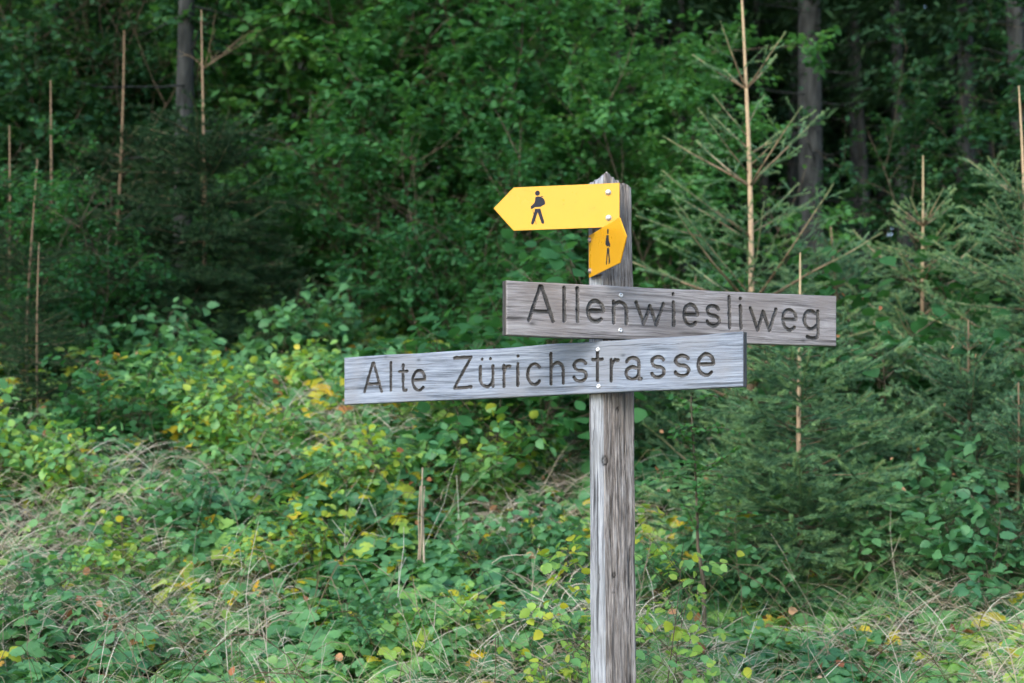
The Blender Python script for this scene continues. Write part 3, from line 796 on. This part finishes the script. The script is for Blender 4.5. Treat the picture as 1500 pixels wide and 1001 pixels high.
# ------------------------------------------------------------------ broadleaf shrubs
def shrub(seed, H, spread, nstem=7, leaf=.06, nleaf=9000, T=T_LOW, mat=None, tint=(.1, .6), stem_r=.018, low=.10, tiptint=.25, flat=.55, name='shrub'):
    g = np.random.default_rng(seed); segs = []; tips = []
    def grow(p, d, L, r, lev):
        n = max(3, int(L / (.22 if lev < 2 else .12))); st = L / n; dd = d; pts = [p]
        for k in range(n):
            up = .10 if lev == 0 else (.05 if lev == 1 else 0.0)
            dd = norm(dd + np.array([0, 0, up]) + g.normal(0, .13, 3)); pts.append(pts[-1] + dd * st)
        for k in range(n):
            segs.append((*pts[k], *pts[k + 1], r * (1 - .75 * k / n), r * (1 - .75 * (k + 1) / n), lev))
        if lev < 3:
            m = [10, 6, 4][lev]
            for q in range(m):
                t = g.uniform(.18 if lev == 0 else .15, 1); kk = min(n - 1, int(t * n)); pp = pts[kk] + (pts[kk + 1] - pts[kk]) * (t * n - kk)
                ax = norm(pts[kk + 1] - pts[kk]); out = norm(np.cross(ax, g.normal(0, 1, 3)))
                if lev > 0: out = norm(out * np.array([1, 1, .5]))
                sd = norm(ax * .55 + out * .85)
                grow(pp, sd, L * [.48, .5, .5][lev] * g.uniform(.6, 1.1) * (1.15 - .45 * t), r * .42, lev + 1)
    for s in range(nstem):
        az = 2 * pi * s / nstem + g.uniform(-.4, .4); tilt = g.uniform(.05, 1) * spread
        d = norm(np.array([cos(az) * tilt, sin(az) * tilt, 1.0]))
        grow(np.array([cos(az) * .12, sin(az) * .12, -.1]) * min(1, H / 2), d, H * g.uniform(.7, 1.0), stem_r, 0)
    S = np.array(segs); keep = S[:, 2] > -.3
    r_ = empty(name)
    wood = S[S[:, 8] <= 2]
    sv, sf = segs_mesh(wood[:, 0:3], wood[:, 3:6], wood[:, 6], wood[:, 7], 5)
    build('stems', sv, sf, M_stem, r_, None, True)
    tw = S[(S[:, 8] >= 2) & (S[:, 5] > low)]
    ln = np.linalg.norm(tw[:, 3:6] - tw[:, 0:3], axis=1); pr = ln / ln.sum()
    idx = g.choice(len(tw), nleaf, p=pr); m = nleaf
    t = g.random(m); ax = norm(tw[idx, 3:6] - tw[idx, 0:3]); pos = tw[idx, 0:3] + (tw[idx, 3:6] - tw[idx, 0:3]) * t[:, None]
    sgn = np.where(g.random(m) < .5, -1, 1)
    up = norm(np.array([0, 0, 1.]) + g.normal(0, flat * .6, (m, 3)))
    lat = norm(np.cross(ax, up)) * sgn[:, None]
    d = norm(ax * .6 + lat * .8 + np.array([0, 0, -.18]) + g.normal(0, .18, (m, 3)))
    pos = pos + d * .012
    gap = vnoise(pos[:, 0] * 1.9 + 11 + pos[:, 2] * .7, pos[:, 2] * 2.3 + pos[:, 1] * 1.5, seed + 3)
    kp = (gap > .42) | (g.random(m) < .15) | (H < 1.5)
    pos, d, up, ax = pos[kp], d[kp], up[kp], ax[kp]; m = len(pos)
    nrm = norm(up + .35 * norm(np.column_stack([pos[:, 0], pos[:, 1], 0 * pos[:, 0]])) + g.normal(0, .2, (m, 3)))
    clump = vnoise(pos[:, 0] * 2.3 + seed, pos[:, 1] * 2.3 + pos[:, 2] * 2.1, seed)
    ti = np.clip(tint[0] + (tint[1] - tint[0]) * (.6 * clump + .4 * g.random(m)) + tiptint * np.clip(pos[:, 2] / H - .55, 0, 1) * g.random(m), 0, 1)
    sc = leaf * g.uniform(.6, 1.15, m)
    A_ = Acc(); A_.leaves(T, pos, frames(d, nrm), sc, ti); A_.build('foliage', mat or M_shrub, r_)
    return r_

GB = 'broadleaf shrubs of the forest edge'
# three prototypes used all along the edge
S1 = shrub(3, 4.6, .42, 8, .082, 32000, T_LOW, M_shrub, (.10, .80), .016)
S2 = shrub(9, 4.8, .26, 7, .088, 23000, T_LOW, M_shrub, (.20, .88), .016)
S3 = shrub(17, 3.0, .50, 9, .070, 13000, T_LOW, M_shrub, (.0, .5), .012)
edge = [ # px, Y, proto, scale, rz, label
 (610, 12.4, 1, 1.15, 0.3, 'tall bright green beech-like shrub filling the centre above the left board'),
 (480, 13.2, 2, 1.12, 1.9, 'yellow-green tall shrub left of centre, right of the dark spruce'),
 (770, 12.0, 1, .98, 2.6, 'dense shrub directly behind the yellow arrow sign'),
 (860, 14.6, 2, .58, 4.0, 'loose shrub above the top of the post'),
 (560, 11.0, 3, .85, 5.1, 'low dark shrub above the left half of the lower board'),
 (700, 10.2, 3, .75, .9, 'low leafy shrub below the tip of the yellow arrow'),
 (1010, 11.4, 2, .66, 3.0, 'fresh green shrub behind the left boughs of the tallest young spruce'),
 (20, 12.6, 1, 1.0, 4.4, 'deep green shrub in the upper left corner'),
 (110, 12.6, 2, .85, 5.6, 'bright tipped shrub left of the left forest trunk'),
 (205, 14.6, 3, .95, .2, 'shrub behind the slim faint leader on the left'),
 (395, 13.5, 3, .8, 1.2, 'shady shrub right of the left forest trunk'),
 (1470, 12.0, 2, .62, 2.2, 'dark shrub below the gloomy gap at the right'),
 (1330, 13.2, 3, .42, 3.7, 'low dim shrub at the foot of the right forest trunk'),
 (1680, 11.5, 1, .9, .5, 'shrub mostly beyond the right border'),
 (1105, 12.8, 3, .50, 1.1, 'low shrub between the tallest leader and the right forest trunk'),
 (90, 9.4, 3, .62, 2.9, 'lime green low shrub among the left spruces'),
]
protos = {1: S1, 2: S2, 3: S3}; used = set()
for px, Y, k, s, rz, lab in edge:
    o = protos[k] if k not in used else copy_tree(protos[k]); used.add(k)
    put(o, px, Y, 'shrub', lab, 'shrub', GB, rz=rz, s=s)
    if px not in (610, 480, 770, 1010, 560, 700, 90):           # shaded copies: forest gloom is put into the leaf colour
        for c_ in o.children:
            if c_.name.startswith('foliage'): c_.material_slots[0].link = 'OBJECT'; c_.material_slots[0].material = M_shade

# smaller near shrubs with larger leaves
h1 = shrub(41, 1.15, .55, 8, .070, 1300, T_ROUND, M_shrub, (.12, .5), .008, low=.2, flat=.5)
put(h1, 165, 7.6, 'hazel_bush', 'hazel bush with big round leaves above the brambles on the left', 'bush', 'big-leaved bushes', s=.66)
for px, Y, s, rz, lab in [(735, 7.6, 1.25, 1.0, 'pale big-leaved hazel sapling behind the left end of the upper board'),
                          (1330, 7.7, 1.35, 2.4, 'yellow-green big-leaved bush climbing in front of the candelabra spruce'),
                          (840, 8.6, 1.2, 4.1, 'big-leaved bush hidden behind the post')]:
    o = copy_tree(h1); put(o, px, Y, 'hazel_bush', lab, 'bush', 'big-leaved bushes', rz=rz, s=s)
# raspberries: yellow-green
r1 = shrub(52, .75, .6, 9, .058, 800, T_HI, M_thicket, (.26, .93), .004, low=.08, tiptint=.14, flat=.8)
r3 = shrub(63, 1.12, .10, 3, .046, 300, T_HI, M_thicket, (.45, .98), .004, low=.25, tiptint=.1, flat=.8)
put(r3, 955, 4.95, 'raspberry_bush', 'tall yellow-green raspberry cane close to the right side of the post', 'bush', 'raspberry bushes', rz=.4, s=.92)
o = copy_tree(r3); put(o, 846, 4.8, 'raspberry_bush', 'raspberry sprig peeping out on the left of the post', 'bush', 'raspberry bushes', rz=2.2, s=.76)
rl = [      (350, 7.4, .95, 2.2, 'yellowing raspberry bush left of the lower board'),
      (440, 8.6, .9, 3.1, 'fresh green raspberry bush at the left end of the lower board'),
      (520, 7.0, .8, 4.4, 'raspberry bush below the left end of the lower board'),
      (700, 7.2, 1.05, 5.0, 'yellow raspberry bush below the middle of the lower board'),
      (790, 7.9, .95, .7, 'raspberry bush just left of the post below the boards'),
      (180, 6.2, .75, .3, 'light green raspberry bush on the lower left bank'), (420, 6.3, .7, 4.9, 'light green raspberry bush on the bank left of the dead stem'),
      (660, 5.6, .6, 3.9, 'small light green raspberry bush low between the dead stem and the post'), (300, 7.9, 1.0, 5.2, 'light raspberry bush above the yellowing one'),
      (25, 7.2, 1.0, 1.6, 'yellow-flecked raspberry bush on the left border'),
      (120, 7.0, .8, 2.7, 'raspberry bush beside the one on the left border'),
      (600, 8.0, .95, 3.6, 'raspberry bush behind the tall dead stalk'),
      (250, 8.2, .9, 5.7, 'raspberry bush between the hazel bush and the yellowing one')]
for k, (px, Y, s, rz, lab) in enumerate(rl):
    o = r1 if k == 0 else copy_tree(r1)
    put(o, px, Y, 'raspberry_bush', lab, 'bush', 'raspberry bushes', rz=rz, s=s)

r2 = shrub(58, .70, .7, 10, .060, 1000, T_HI, M_thicket, (.10, .62), .004, low=.05, tiptint=.1, flat=.7)
for k, (px, Y, s, rz, lab) in enumerate([(1440, 6.0, 1.05, .3, 'green bramble bush right of the bushy young spruce'),
        (1370, 6.6, 1.1, 1.4, 'green bramble bush touching the right boughs of the bushy young spruce'),
        (1500, 6.7, 1.2, 2.2, 'green bramble bush on the right border'), (1010, 6.2, .8, 3.3, 'green bramble bush at the foot of the slender sapling'),
        (60, 5.7, .75, 4.0, 'green bramble bush in the lower left corner'), (550, 5.6, .6, 5.2, 'low fresh green bramble bush below the dead stem'),
        (300, 6.6, .8, .9, 'green bramble bush in the middle of the left bank'), (230, 9.2, 1.2, 2.9, 'green bramble bush under the broad dark spruce'),
        (470, 9.8, 1.3, 1.8, 'green bramble bush under the shade left of the lower board'), (780, 6.4, .8, 2.6, 'green bramble bush just left of the lower post')]):
    o = r2 if k == 0 else copy_tree(r2)
    put(o, px, Y, 'bramble_bush', lab, 'bush', 'bramble bushes', rz=rz, s=s)

# slender sapling right of the post
def sapling():
    g = np.random.default_rng(77); Y = 5.7
    pts_px = [(1034, 905), (1030, 850), (1022, 800), (1021, 740), (1018, 680), (1014, 630), (1012, 580)]
    b = at(*pts_px[0], Y); b[2] = float(ground(b[0], Y)); r_ = empty('sapling', b)
    tag(r_, 'slender leafy sapling with a thin brown stem right of the post', 'sapling')
    P = [at(*p, Y) - b for p in pts_px]; P[0] = np.array([P[0][0], 0, -.05])
    tv, tf = tube(P, [.010, .009, .007, .006, .005, .004, .002], 7); build('trunk', tv, tf, M_stem, r_, None, True)
    sg = []; lp = []; ld = []
    for q in range(26):
        t = g.uniform(2.2, 5.95); k = int(t); p = P[k] + (P[min(k + 1, 6)] - P[k]) * (t - k)
        az = g.uniform(0, 2 * pi); d = norm(np.array([cos(az), sin(az), g.uniform(.15, .7)])); L = g.uniform(.10, .36) * (1.2 - t / 8)
        for s in range(6):
            d = norm(d + g.normal(0, .12, 3) + np.array([0, 0, -.05])); p2 = p + d * L / 6; sg.append((*p, *p2, .0022, .0015))
            for w in range(3):
                lp.append(p + (p2 - p) * g.random()); lat = norm(np.cross(d, [0, 0, 1])) * g.choice([-1, 1]); ld.append(norm(d * .6 + lat * .8 + g.normal(0, .2, 3)))
            p = p2
    S = np.array(sg); sv, sf = segs_mesh(S[:, :3], S[:, 3:6], S[:, 6], S[:, 7], 4); build('branches', sv, sf, M_stem, r_)
    lp = np.array(lp); ld = np.array(ld); A_ = Acc()
    A_.leaves(T_MID, lp, frames(ld, norm(np.array([0, 0, 1.]) + g.normal(0, .4, lp.shape))), .028 * g.uniform(.6, 1.2, len(lp)), g.uniform(.3, .72, len(lp)))
    A_.build('foliage', M_shrub, r_)
sapling()

# ------------------------------------------------------------------ big forest trees behind
def far_spruce(seed, trunk_r, H=17., crown_from=4.5, R=2.4, nbough=230):
    g = np.random.default_rng(seed); r_ = empty('tall_spruce')
    zs = np.concatenate([[-.3, 0, .15, .4, .9], np.linspace(2, H, 10)])
    rr = trunk_r * np.where(zs < .5, 1 + .5 * np.clip(.5 - zs, 0, .5), np.clip(1 - zs / H, 0.04, 1) ** .7)
    tv, tf = tube(np.column_stack([.06 * np.sin(zs * .5 + seed), .05 * np.cos(zs * .4), zs]), rr, 14, .05, seed)
    build('trunk', tv, tf, M_bark, r_, None, True)
    # dead lower twigs
    sg = []
    for q in range(46):
        z = g.uniform(.8, crown_from + 1.5); az = g.uniform(0, 2 * pi); L = g.uniform(.3, 1.3); p = np.array([0, 0, z]); d = np.array([cos(az), sin(az), g.uniform(-.25, .1)])
        for s in range(4):
            d = norm(d + g.normal(0, .12, 3)); p2 = p + d * L / 4; sg.append((*p, *p2, .010 * (1 - s / 5), .008 * (1 - s / 5))); p = p2
    S = np.array(sg); sv, sf = segs_mesh(S[:, :3], S[:, 3:6], S[:, 6], S[:, 7], 4); build('dead_twigs', sv, sf, M_bark, r_)
    P = []; Dn = []; W = []
    for q in range(nbough):
        f = g.random() ** .8; z = crown_from + (H - crown_from) * f; Lb = R * (1 - f) ** .75 * g.uniform(.6, 1.1) + .2
        az = g.uniform(0, 2 * pi); d0 = np.array([cos(az), sin(az), .05])
        n = int(Lb * 36)
        t = g.random(n) ** .7; lat = np.array([-sin(az), cos(az), 0]); off = g.normal(0, 1, n) * .26 * (1.1 - t) * Lb * .6
        p = d0 * (Lb * t)[:, None] + lat * off[:, None] + np.array([0, 0, z]) - np.outer(.30 * t * t * Lb + .05 * np.abs(off), [0, 0, 1])
        p = p + g.normal(0, .05, p.shape)
        P.append(p); Dn.append(norm(d0 * .7 + lat * np.sign(off)[:, None] * .6 + g.normal(0, .3, (n, 3)) + [0, 0, -.35]))
        W.append(g.uniform(.10, .24, n))
    P = np.concatenate(P); Dn = np.concatenate(Dn); W = np.concatenate(W); m = len(P)
    sc = np.column_stack([W * .32, W, W * .5])
    A_ = Acc(); A_.leaves(T_FAR, P, frames(Dn, norm(np.array([0, 0, 1.]) + g.normal(0, .35, (m, 3)))), sc, g.uniform(0, .8, m))
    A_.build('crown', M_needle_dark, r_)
    return r_

FT = [far_spruce(101, .15), far_spruce(102, .075, 15, 3.6, 1.9, 200), far_spruce(103, .12, 18, 3.0, 2.6, 260), far_spruce(104, .085, 14, 5.2, 2.2, 200)]
GF = 'tall spruces of the dark forest'
tall = [(272, 10.9, 3, .93, 'thick pale trunk rising behind the broad dark young spruce on the left'),
        (1196, 16.2, 0, 1.0, 'thick dark-grey forest trunk behind the end of the Allenwiesliweg board'),
        (905, 17.5, 1, .8, 'thin forest trunk just above the top of the post'),
        (1002, 19.0, 1, .8, 'thin forest trunk left of the tallest young leader'),
        (1265, 19.5, 1, .9, 'thin trunk in the dark gap, just right of the thick dark-grey trunk'),
        (1325, 17.5, 1, 1.0, 'thin trunk standing in the middle of the dark gap'),
        (850, 21.0, 1, .9, 'faint thin trunk left of the one above the post'),
        (1420, 19.0, 2, 1.0, 'shadowy spruce with low boughs in the right-hand gap'),
        (1500, 15.5, 2, .95, 'spruce with lit boughs hanging into the upper right corner'),
        (60, 17.5, 2, 1.0, 'shadowy spruce behind the upper left shrubs'),
        (430, 18.0, 0, .9, 'forest spruce behind the tall yellow-green shrub'),
        (640, 19.0, 2, 1.0, 'forest spruce behind the tall bright green shrub')]
gg = np.random.default_rng(6)
usedf = set()
def place_tall(px, Y, k, s, rz, lab):
    o = FT[k] if k not in usedf else copy_tree(FT[k]); usedf.add(k)
    put(o, px, Y, 'tall_spruce', lab, 'tree', GF, rz=rz, s=s)
for i, (px, Y, k, s, lab) in enumerate(tall): place_tall(px, Y, k, s, i * 1.3, lab)
deep = 'tall spruce lost in the gloom deep inside the forest'
for i in range(38):
    Y = gg.uniform(19, 31); x = (i % 17 - 8) * 1.75 + gg.uniform(-.7, .7)
    place_tall(750 + x / Y * F, Y, [0, 2, 1, 2][i % 4], gg.uniform(.85, 1.15), gg.uniform(0, 6), deep)

# distant wood, a mass nobody can count
def wood_mass():
    g = np.random.default_rng(88); m = 100000
    x = g.uniform(-26, 26, m); y = g.uniform(30, 42, m); h = g.random(m) ** 1.0 * 15 * (.8 + .35 * vnoise(x * .4, x * 0, 5))
    z = ground(x, y) + h; P = np.column_stack([x, y, z])
    keep = fbm(x * .45, z * .45, 7) + .25 * g.random(m) > .30; P = P[keep]; m = len(P)
    d = norm(g.normal(0, 1, (m, 3)) + [0, -.3, -.4]); A_ = Acc(); w = g.uniform(.4, .95, m)
    A_.leaves(T_FAR, P, frames(d, norm(np.array([0, -.4, 1.]) + g.normal(0, .4, (m, 3)))), np.column_stack([w * .8, w, w]), g.uniform(0, .8, m))
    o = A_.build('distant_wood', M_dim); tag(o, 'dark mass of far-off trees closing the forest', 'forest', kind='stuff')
wood_mass()

# forest-floor undergrowth in the shade between edge and trunks
def undergrowth():
    g = np.random.default_rng(91); m = 26000
    y = g.uniform(11.5, 22, m); x = g.uniform(-1, 1, m) * (.42 * y + 1.5)
    h = g.random(m) * (.15 + .6 * fbm(x * .6, y * .6, 14)); P = np.column_stack([x, y, ground(x, y) + h])
    d = norm(g.normal(0, 1, (m, 3)) * [1, 1, .35]); A_ = Acc()
    A_.leaves(T_LOW, P, frames(d, norm(np.array([0, -.3, 1.]) + g.normal(0, .4, (m, 3)))), g.uniform(.06, .12, m), g.uniform(0, .9, m))
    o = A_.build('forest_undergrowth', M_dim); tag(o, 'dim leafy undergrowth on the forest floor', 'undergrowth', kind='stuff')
undergrowth()

# ------------------------------------------------------------------ bramble thicket, grass, litter
def mound(x, y):
    return .16 + .42 * fbm(x * .9 + 3, y * .9, 19) ** 1.3 + .22 * np.clip((y - 6) / 3, 0, 1)

def thicket():
    g = np.random.default_rng(64); A_ = Acc(); K = Acc()
    # compound leaves: clumps of three leaflets on a stalk
    n = 38000
    y = 4.55 + (12.6 - 4.55) * g.random(n) ** 1.25; x = g.uniform(-1, 1, n) * (.40 * y + .35)
    patch = fbm(x * 1.6, y * 1.6, 25)
    thin = (fbm(x * 1.1 + 7, y * 1.1 + 2, 33) < .42) & (y < 7.5) & (g.random(n) < .55)
    ok = ~thin; x, y, patch = x[ok], y[ok], patch[ok]; n = len(x)
    Hm = mound(x, y); h = Hm * (1 - g.random(n) ** 1.6 * .9)
    P = np.column_stack([x, y, ground(x, y) + h])
    size = np.where(g.random(n) < .06, .090, .057) * g.uniform(.7, 1.4, n) * np.where(y > 8, 1.15, 1)
    kind = vnoise(x * 2.2 + 5, y * 2.2, 41)
    t0 = .10 + .70 * (.55 * kind + .45 * g.random(n)) + .10 * (patch > .55)
    yz = fbm(x * 1.3 + 20, y * 1.3, 55)
    t0 = np.where((yz + .05 * (x < -.2) * (y > 6.3) > .60) & (g.random(n) < .32), g.uniform(.70, .95, n), t0)
    t0 = np.where(g.random(n) < .020, g.uniform(.8, 1.0, n), t0)
    az = g.uniform(0, 2 * pi, n); tilt = np.column_stack([g.normal(0, .38, n), g.normal(-.32, .38, n), np.ones(n)])
    N0 = norm(tilt)
    for k, da in enumerate((0, 1.25, -1.25)):
        d = np.column_stack([np.cos(az + da), np.sin(az + da), -.12 + 0 * az]); d = norm(d - (np.sum(d * N0, 1))[:, None] * N0 + g.normal(0, .07, (n, 3)))
        near = y < 7.2
        for T, mk in ((T_HI, near), (T_MID, ~near)):
            q = np.where(mk)[0]
            if k and len(q): q = q[g.random(len(q)) < .92]
            A_.leaves(T, P[q] + d[q] * .006, frames(d[q], norm(N0[q] + g.normal(0, .12, (len(q), 3)))),
                      size[q] * (1 if k == 0 else .82), np.clip(t0[q] + g.normal(0, .03, len(q)), 0, 1))
    o = A_.build('bramble_thicket', M_thicket); tag(o, 'dense bramble and raspberry ground cover on the bank', 'brambles', kind='stuff')
    # canes
    m = 300; y = 4.6 + 6.5 * g.random(m) ** 1.3; x = g.uniform(-1, 1, m) * (.40 * y + .3); L = g.uniform(.35, 1.0, m)
    az = g.uniform(0, 2 * pi, m); ts = np.linspace(0, 1, 8); arch = g.uniform(.10, .28, m) + mound(x, y) * .9
    pts = np.stack([x[:, None] + np.cos(az)[:, None] * L[:, None] * (ts - .5), y[:, None] + np.sin(az)[:, None] * L[:, None] * (ts - .5),
                    arch[:, None] * np.sin(ts * pi) ** .7 + 0 * x[:, None]], -1)
    pts[..., 2] += ground(x, y)[:, None]; pts = pts + g.normal(0, .005, pts.shape)
    p0 = pts[:, :-1].reshape(-1, 3); p1 = pts[:, 1:].reshape(-1, 3)
    v, f = segs_mesh(p0, p1, np.full(len(p0), .0018), np.full(len(p0), .0016), 4); t = np.repeat(np.repeat(g.random(m), 7), 8)
    o = build('bramble_canes', v, f, M_cane, None, {'tint': t}); tag(o, 'arching bramble canes tangled through the ground cover', 'brambles', kind='stuff')

def blades(name, n, mat, label, cat, Lr, wr, yr, seed, tint, ypow=1.3, clus=1.5, cthr=.5, lay=.6, hbase=.0):
    g = np.random.default_rng(seed); y = yr[0] + (yr[1] - yr[0]) * g.random(n * 3) ** ypow; x = g.uniform(-1, 1, n * 3) * (.40 * y + .3)
    keep = fbm(x * clus + seed, y * clus, seed) + .10 * g.random(n * 3) - .10 * np.clip(y - 5.9, 0, 3) - .10 * np.clip(x - .7, 0, .6) > cthr; x, y = x[keep][:n], y[keep][:n]; n = len(x)
    # gather into tufts
    tuft = g.random(n) < .7; x = np.where(tuft, np.round(x * 9) / 9 + g.normal(0, .02, n), x); y = np.where(tuft, np.round(y * 9) / 9 + g.normal(0, .02, n), y)
    L = g.uniform(*Lr, n); az = g.uniform(0, 2 * pi, n); lean = g.random(n) ** .8 * lay; K = 6; w = g.uniform(*wr, n)
    p = np.column_stack([x, y, ground(x, y) + hbase * mound(x, y) * g.uniform(.3, 1, n)]); d = norm(np.column_stack([np.cos(az) * lean, np.sin(az) * lean, np.ones(n)]))
    side = norm(np.cross(d, np.column_stack([np.cos(az + 1.3), np.sin(az + 1.3), 0 * az])))
    V = []; bend = g.uniform(.05, .34, n) * (.4 + lay)
    for k in range(K + 1):
        ww = (w * (1 - (k / K) ** 2 * .9) / 2)[:, None]; V += [p - side * ww, p + side * ww]
        d = norm(d + np.column_stack([np.cos(az), np.sin(az), -np.ones(n) * .9]) * bend[:, None] + g.normal(0, .06, (n, 3))); p = p + d * (L / K)[:, None]
    V = np.stack(V, 1); f = []
    for k in range(K): f += [(2 * k, 2 * k + 1, 2 * k + 3), (2 * k, 2 * k + 3, 2 * k + 2)]
    f = np.array(f)[None] + (np.arange(n) * 2 * (K + 1))[:, None, None]
    t = np.repeat(np.clip(g.uniform(*tint, n), 0, 1), 2 * (K + 1))
    o = build(name, V.reshape(-1, 3), f.reshape(-1, 3), mat, None, {'tint': t}); tag(o, label, cat, kind='stuff')

thicket()
blades('dry_grass', 26000, M_straw, 'pale dry grass tangled through the brambles', 'grass', (.10, .34), (.0014, .0034), (4.5, 8.2), 120, (.35, 1), 1.25, 1.7, .46, 1.1, 1.05)
blades('green_grass', 7000, M_grass, 'thin green grass blades between the brambles', 'grass', (.25, .55), (.003, .006), (4.5, 9.5), 130, (.1, 1), 1.3, 1.3, .46, .8, .5)

def stalks():
    g = np.random.default_rng(140); m = 300
    y = 4.7 + 4.0 * g.random(m) ** 1.2; x = g.uniform(-1, 1, m) * (.40 * y + .2); L = g.uniform(.3, .75, m); segs = []; tt = []
    for i in range(m):
        p = np.array([x[i], y[i], float(ground(x[i], y[i]))]); d = norm(np.array([g.normal(0, .35), g.normal(0, .35), 1])); r = g.uniform(.0014, .003); t = g.random()
        for k in range(7):
            d = norm(d + g.normal(0, .12, 3)); q = p + d * L[i] / 7; segs.append((*p, *q, r * (1 - k / 9), r * (1 - (k + 1) / 9))); tt.append(t)
            if k > 2 and g.random() < .5:
                e = norm(d + g.normal(0, .6, 3)); segs.append((*q, *(q + e * g.uniform(.04, .12)), r * .5, r * .3)); tt.append(t)
            p = q
    S = np.array(segs); v, f = segs_mesh(S[:, :3], S[:, 3:6], S[:, 6], S[:, 7], 4)
    o = build('dead_stalks', v, f, M_straw, None, {'tint': np.repeat(tt, 8)}); tag(o, 'thin dead stalks sticking out of the brambles', 'stalks', kind='stuff')
stalks()

def litter():
    g = np.random.default_rng(150); A_ = Acc(); n = 900
    y = 4.7 + 6 * g.random(n) ** 1.2; x = g.uniform(-1, 1, n) * (.40 * y + .2); h = mound(x, y) * g.uniform(.4, 1.15, n)
    P = np.column_stack([x, y, ground(x, y) + h]); d = norm(g.normal(0, 1, (n, 3)) * [1, 1, .6])
    A_.leaves(T_MID, P, frames(d, norm(g.normal(0, 1, (n, 3)) + [0, -.4, .8])), g.uniform(.025, .055, n), np.clip(g.normal(.5, .25, n), 0, 1))
    # brown beech leaves caught in the young spruces
    n = 90; px = g.uniform(940, 1500, n); py = g.uniform(400, 860, n); Y = g.uniform(5.9, 8.0, n)
    P = np.array([at(a, b, c) for a, b, c in zip(px, py, Y)]); P = P[P[:, 2] > ground(P[:, 0], P[:, 1]) + .1]; n = len(P); d = norm(g.normal(0, 1, (n, 3)))
    A_.leaves(T_MID, P, frames(d, norm(g.normal(0, 1, (n, 3)))), g.uniform(.014, .03, n), np.clip(g.normal(.45, .2, n), 0, 1))
    o = A_.build('fallen_leaves', M_dead); tag(o, 'rusty fallen leaves caught in the plants', 'leaves', kind='stuff')
litter()

# broken grey stalk standing in the brambles
def dead_stem():
    Y = 6.3; b = at(618, 800, Y); b[2] = float(ground(b[0], Y)); top = at(620, 645, Y)
    r_ = empty('dead_stem', b); tag(r_, 'upright bleached dead stem below the middle of the lower board', 'stem')
    h = top[2] - b[2] - .12; g = np.random.default_rng(4)
    for k in range(1, 4):
        pts = [np.array([.009 * (k - 2) + g.normal(0, .004), g.normal(0, .008), z]) for z in np.linspace(-.02, h * (1 - .12 * abs(k - 2)), 6)]
        v, f = tube(pts, np.linspace(.006, .003, 6), 6, .2, k); build('stalk', v, f, M_straw, r_, {'tint': np.full(len(v), .25 + .08 * k)}, True)
dead_stem()

# ------------------------------------------------------------------ light, world, camera
w = bpy.data.worlds.new('World'); bpy.context.scene.world = w; w.use_nodes = True
nt = w.node_tree; nt.nodes.clear()
sky = nt.nodes.new('ShaderNodeTexSky'); sky.sky_type = 'NISHITA'; sky.sun_disc = False
ELEV, AZ = 34, 211          # azimuth clockwise from +Y (north)
sky.sun_elevation = radians(ELEV); sky.sun_rotation = radians(AZ)
bg = nt.nodes.new('ShaderNodeBackground'); bg.inputs['Strength'].default_value = .15
wo = nt.nodes.new('ShaderNodeOutputWorld'); nt.links.new(sky.outputs[0], bg.inputs[0]); nt.links.new(bg.outputs[0], wo.inputs[0])
ld = bpy.data.lights.new('sun', 'SUN'); ld.energy = .8; ld.angle = radians(25); ld.color = (1, .98, .95)
lo = bpy.data.objects.new('sun', ld); C.objects.link(lo)
lo.rotation_euler = (radians(90 - ELEV), 0, radians(180 - AZ))

cam = bpy.data.cameras.new('camera'); co = bpy.data.objects.new('camera', cam); C.objects.link(co)
cam.lens = 50; cam.sensor_width = 36; cam.clip_end = 500; cam.clip_start = .05
co.location = (0, 0, CAMZ); co.rotation_euler = (radians(90) + PITCH, 0, 0)
cam.dof.use_dof = True; cam.dof.focus_distance = 4.05; cam.dof.aperture_fstop = 3.4; cam.dof.aperture_blades = 9
sc = bpy.context.scene; sc.camera = co
sc.view_settings.view_transform = 'Standard'; sc.view_settings.look = 'None'; sc.view_settings.exposure = 1.4; sc.view_settings.gamma = 1
sc.render.engine = 'CYCLES'
cy = sc.cycles; cy.use_denoising = True; cy.max_bounces = 6; cy.diffuse_bounces = 4; cy.glossy_bounces = 2; cy.transmission_bounces = 3
cy.transparent_max_bounces = 4; cy.caustics_reflective = False; cy.caustics_refractive = False
cy.sample_clamp_indirect = 6
cy.use_adaptive_sampling = True; cy.adaptive_threshold = .03
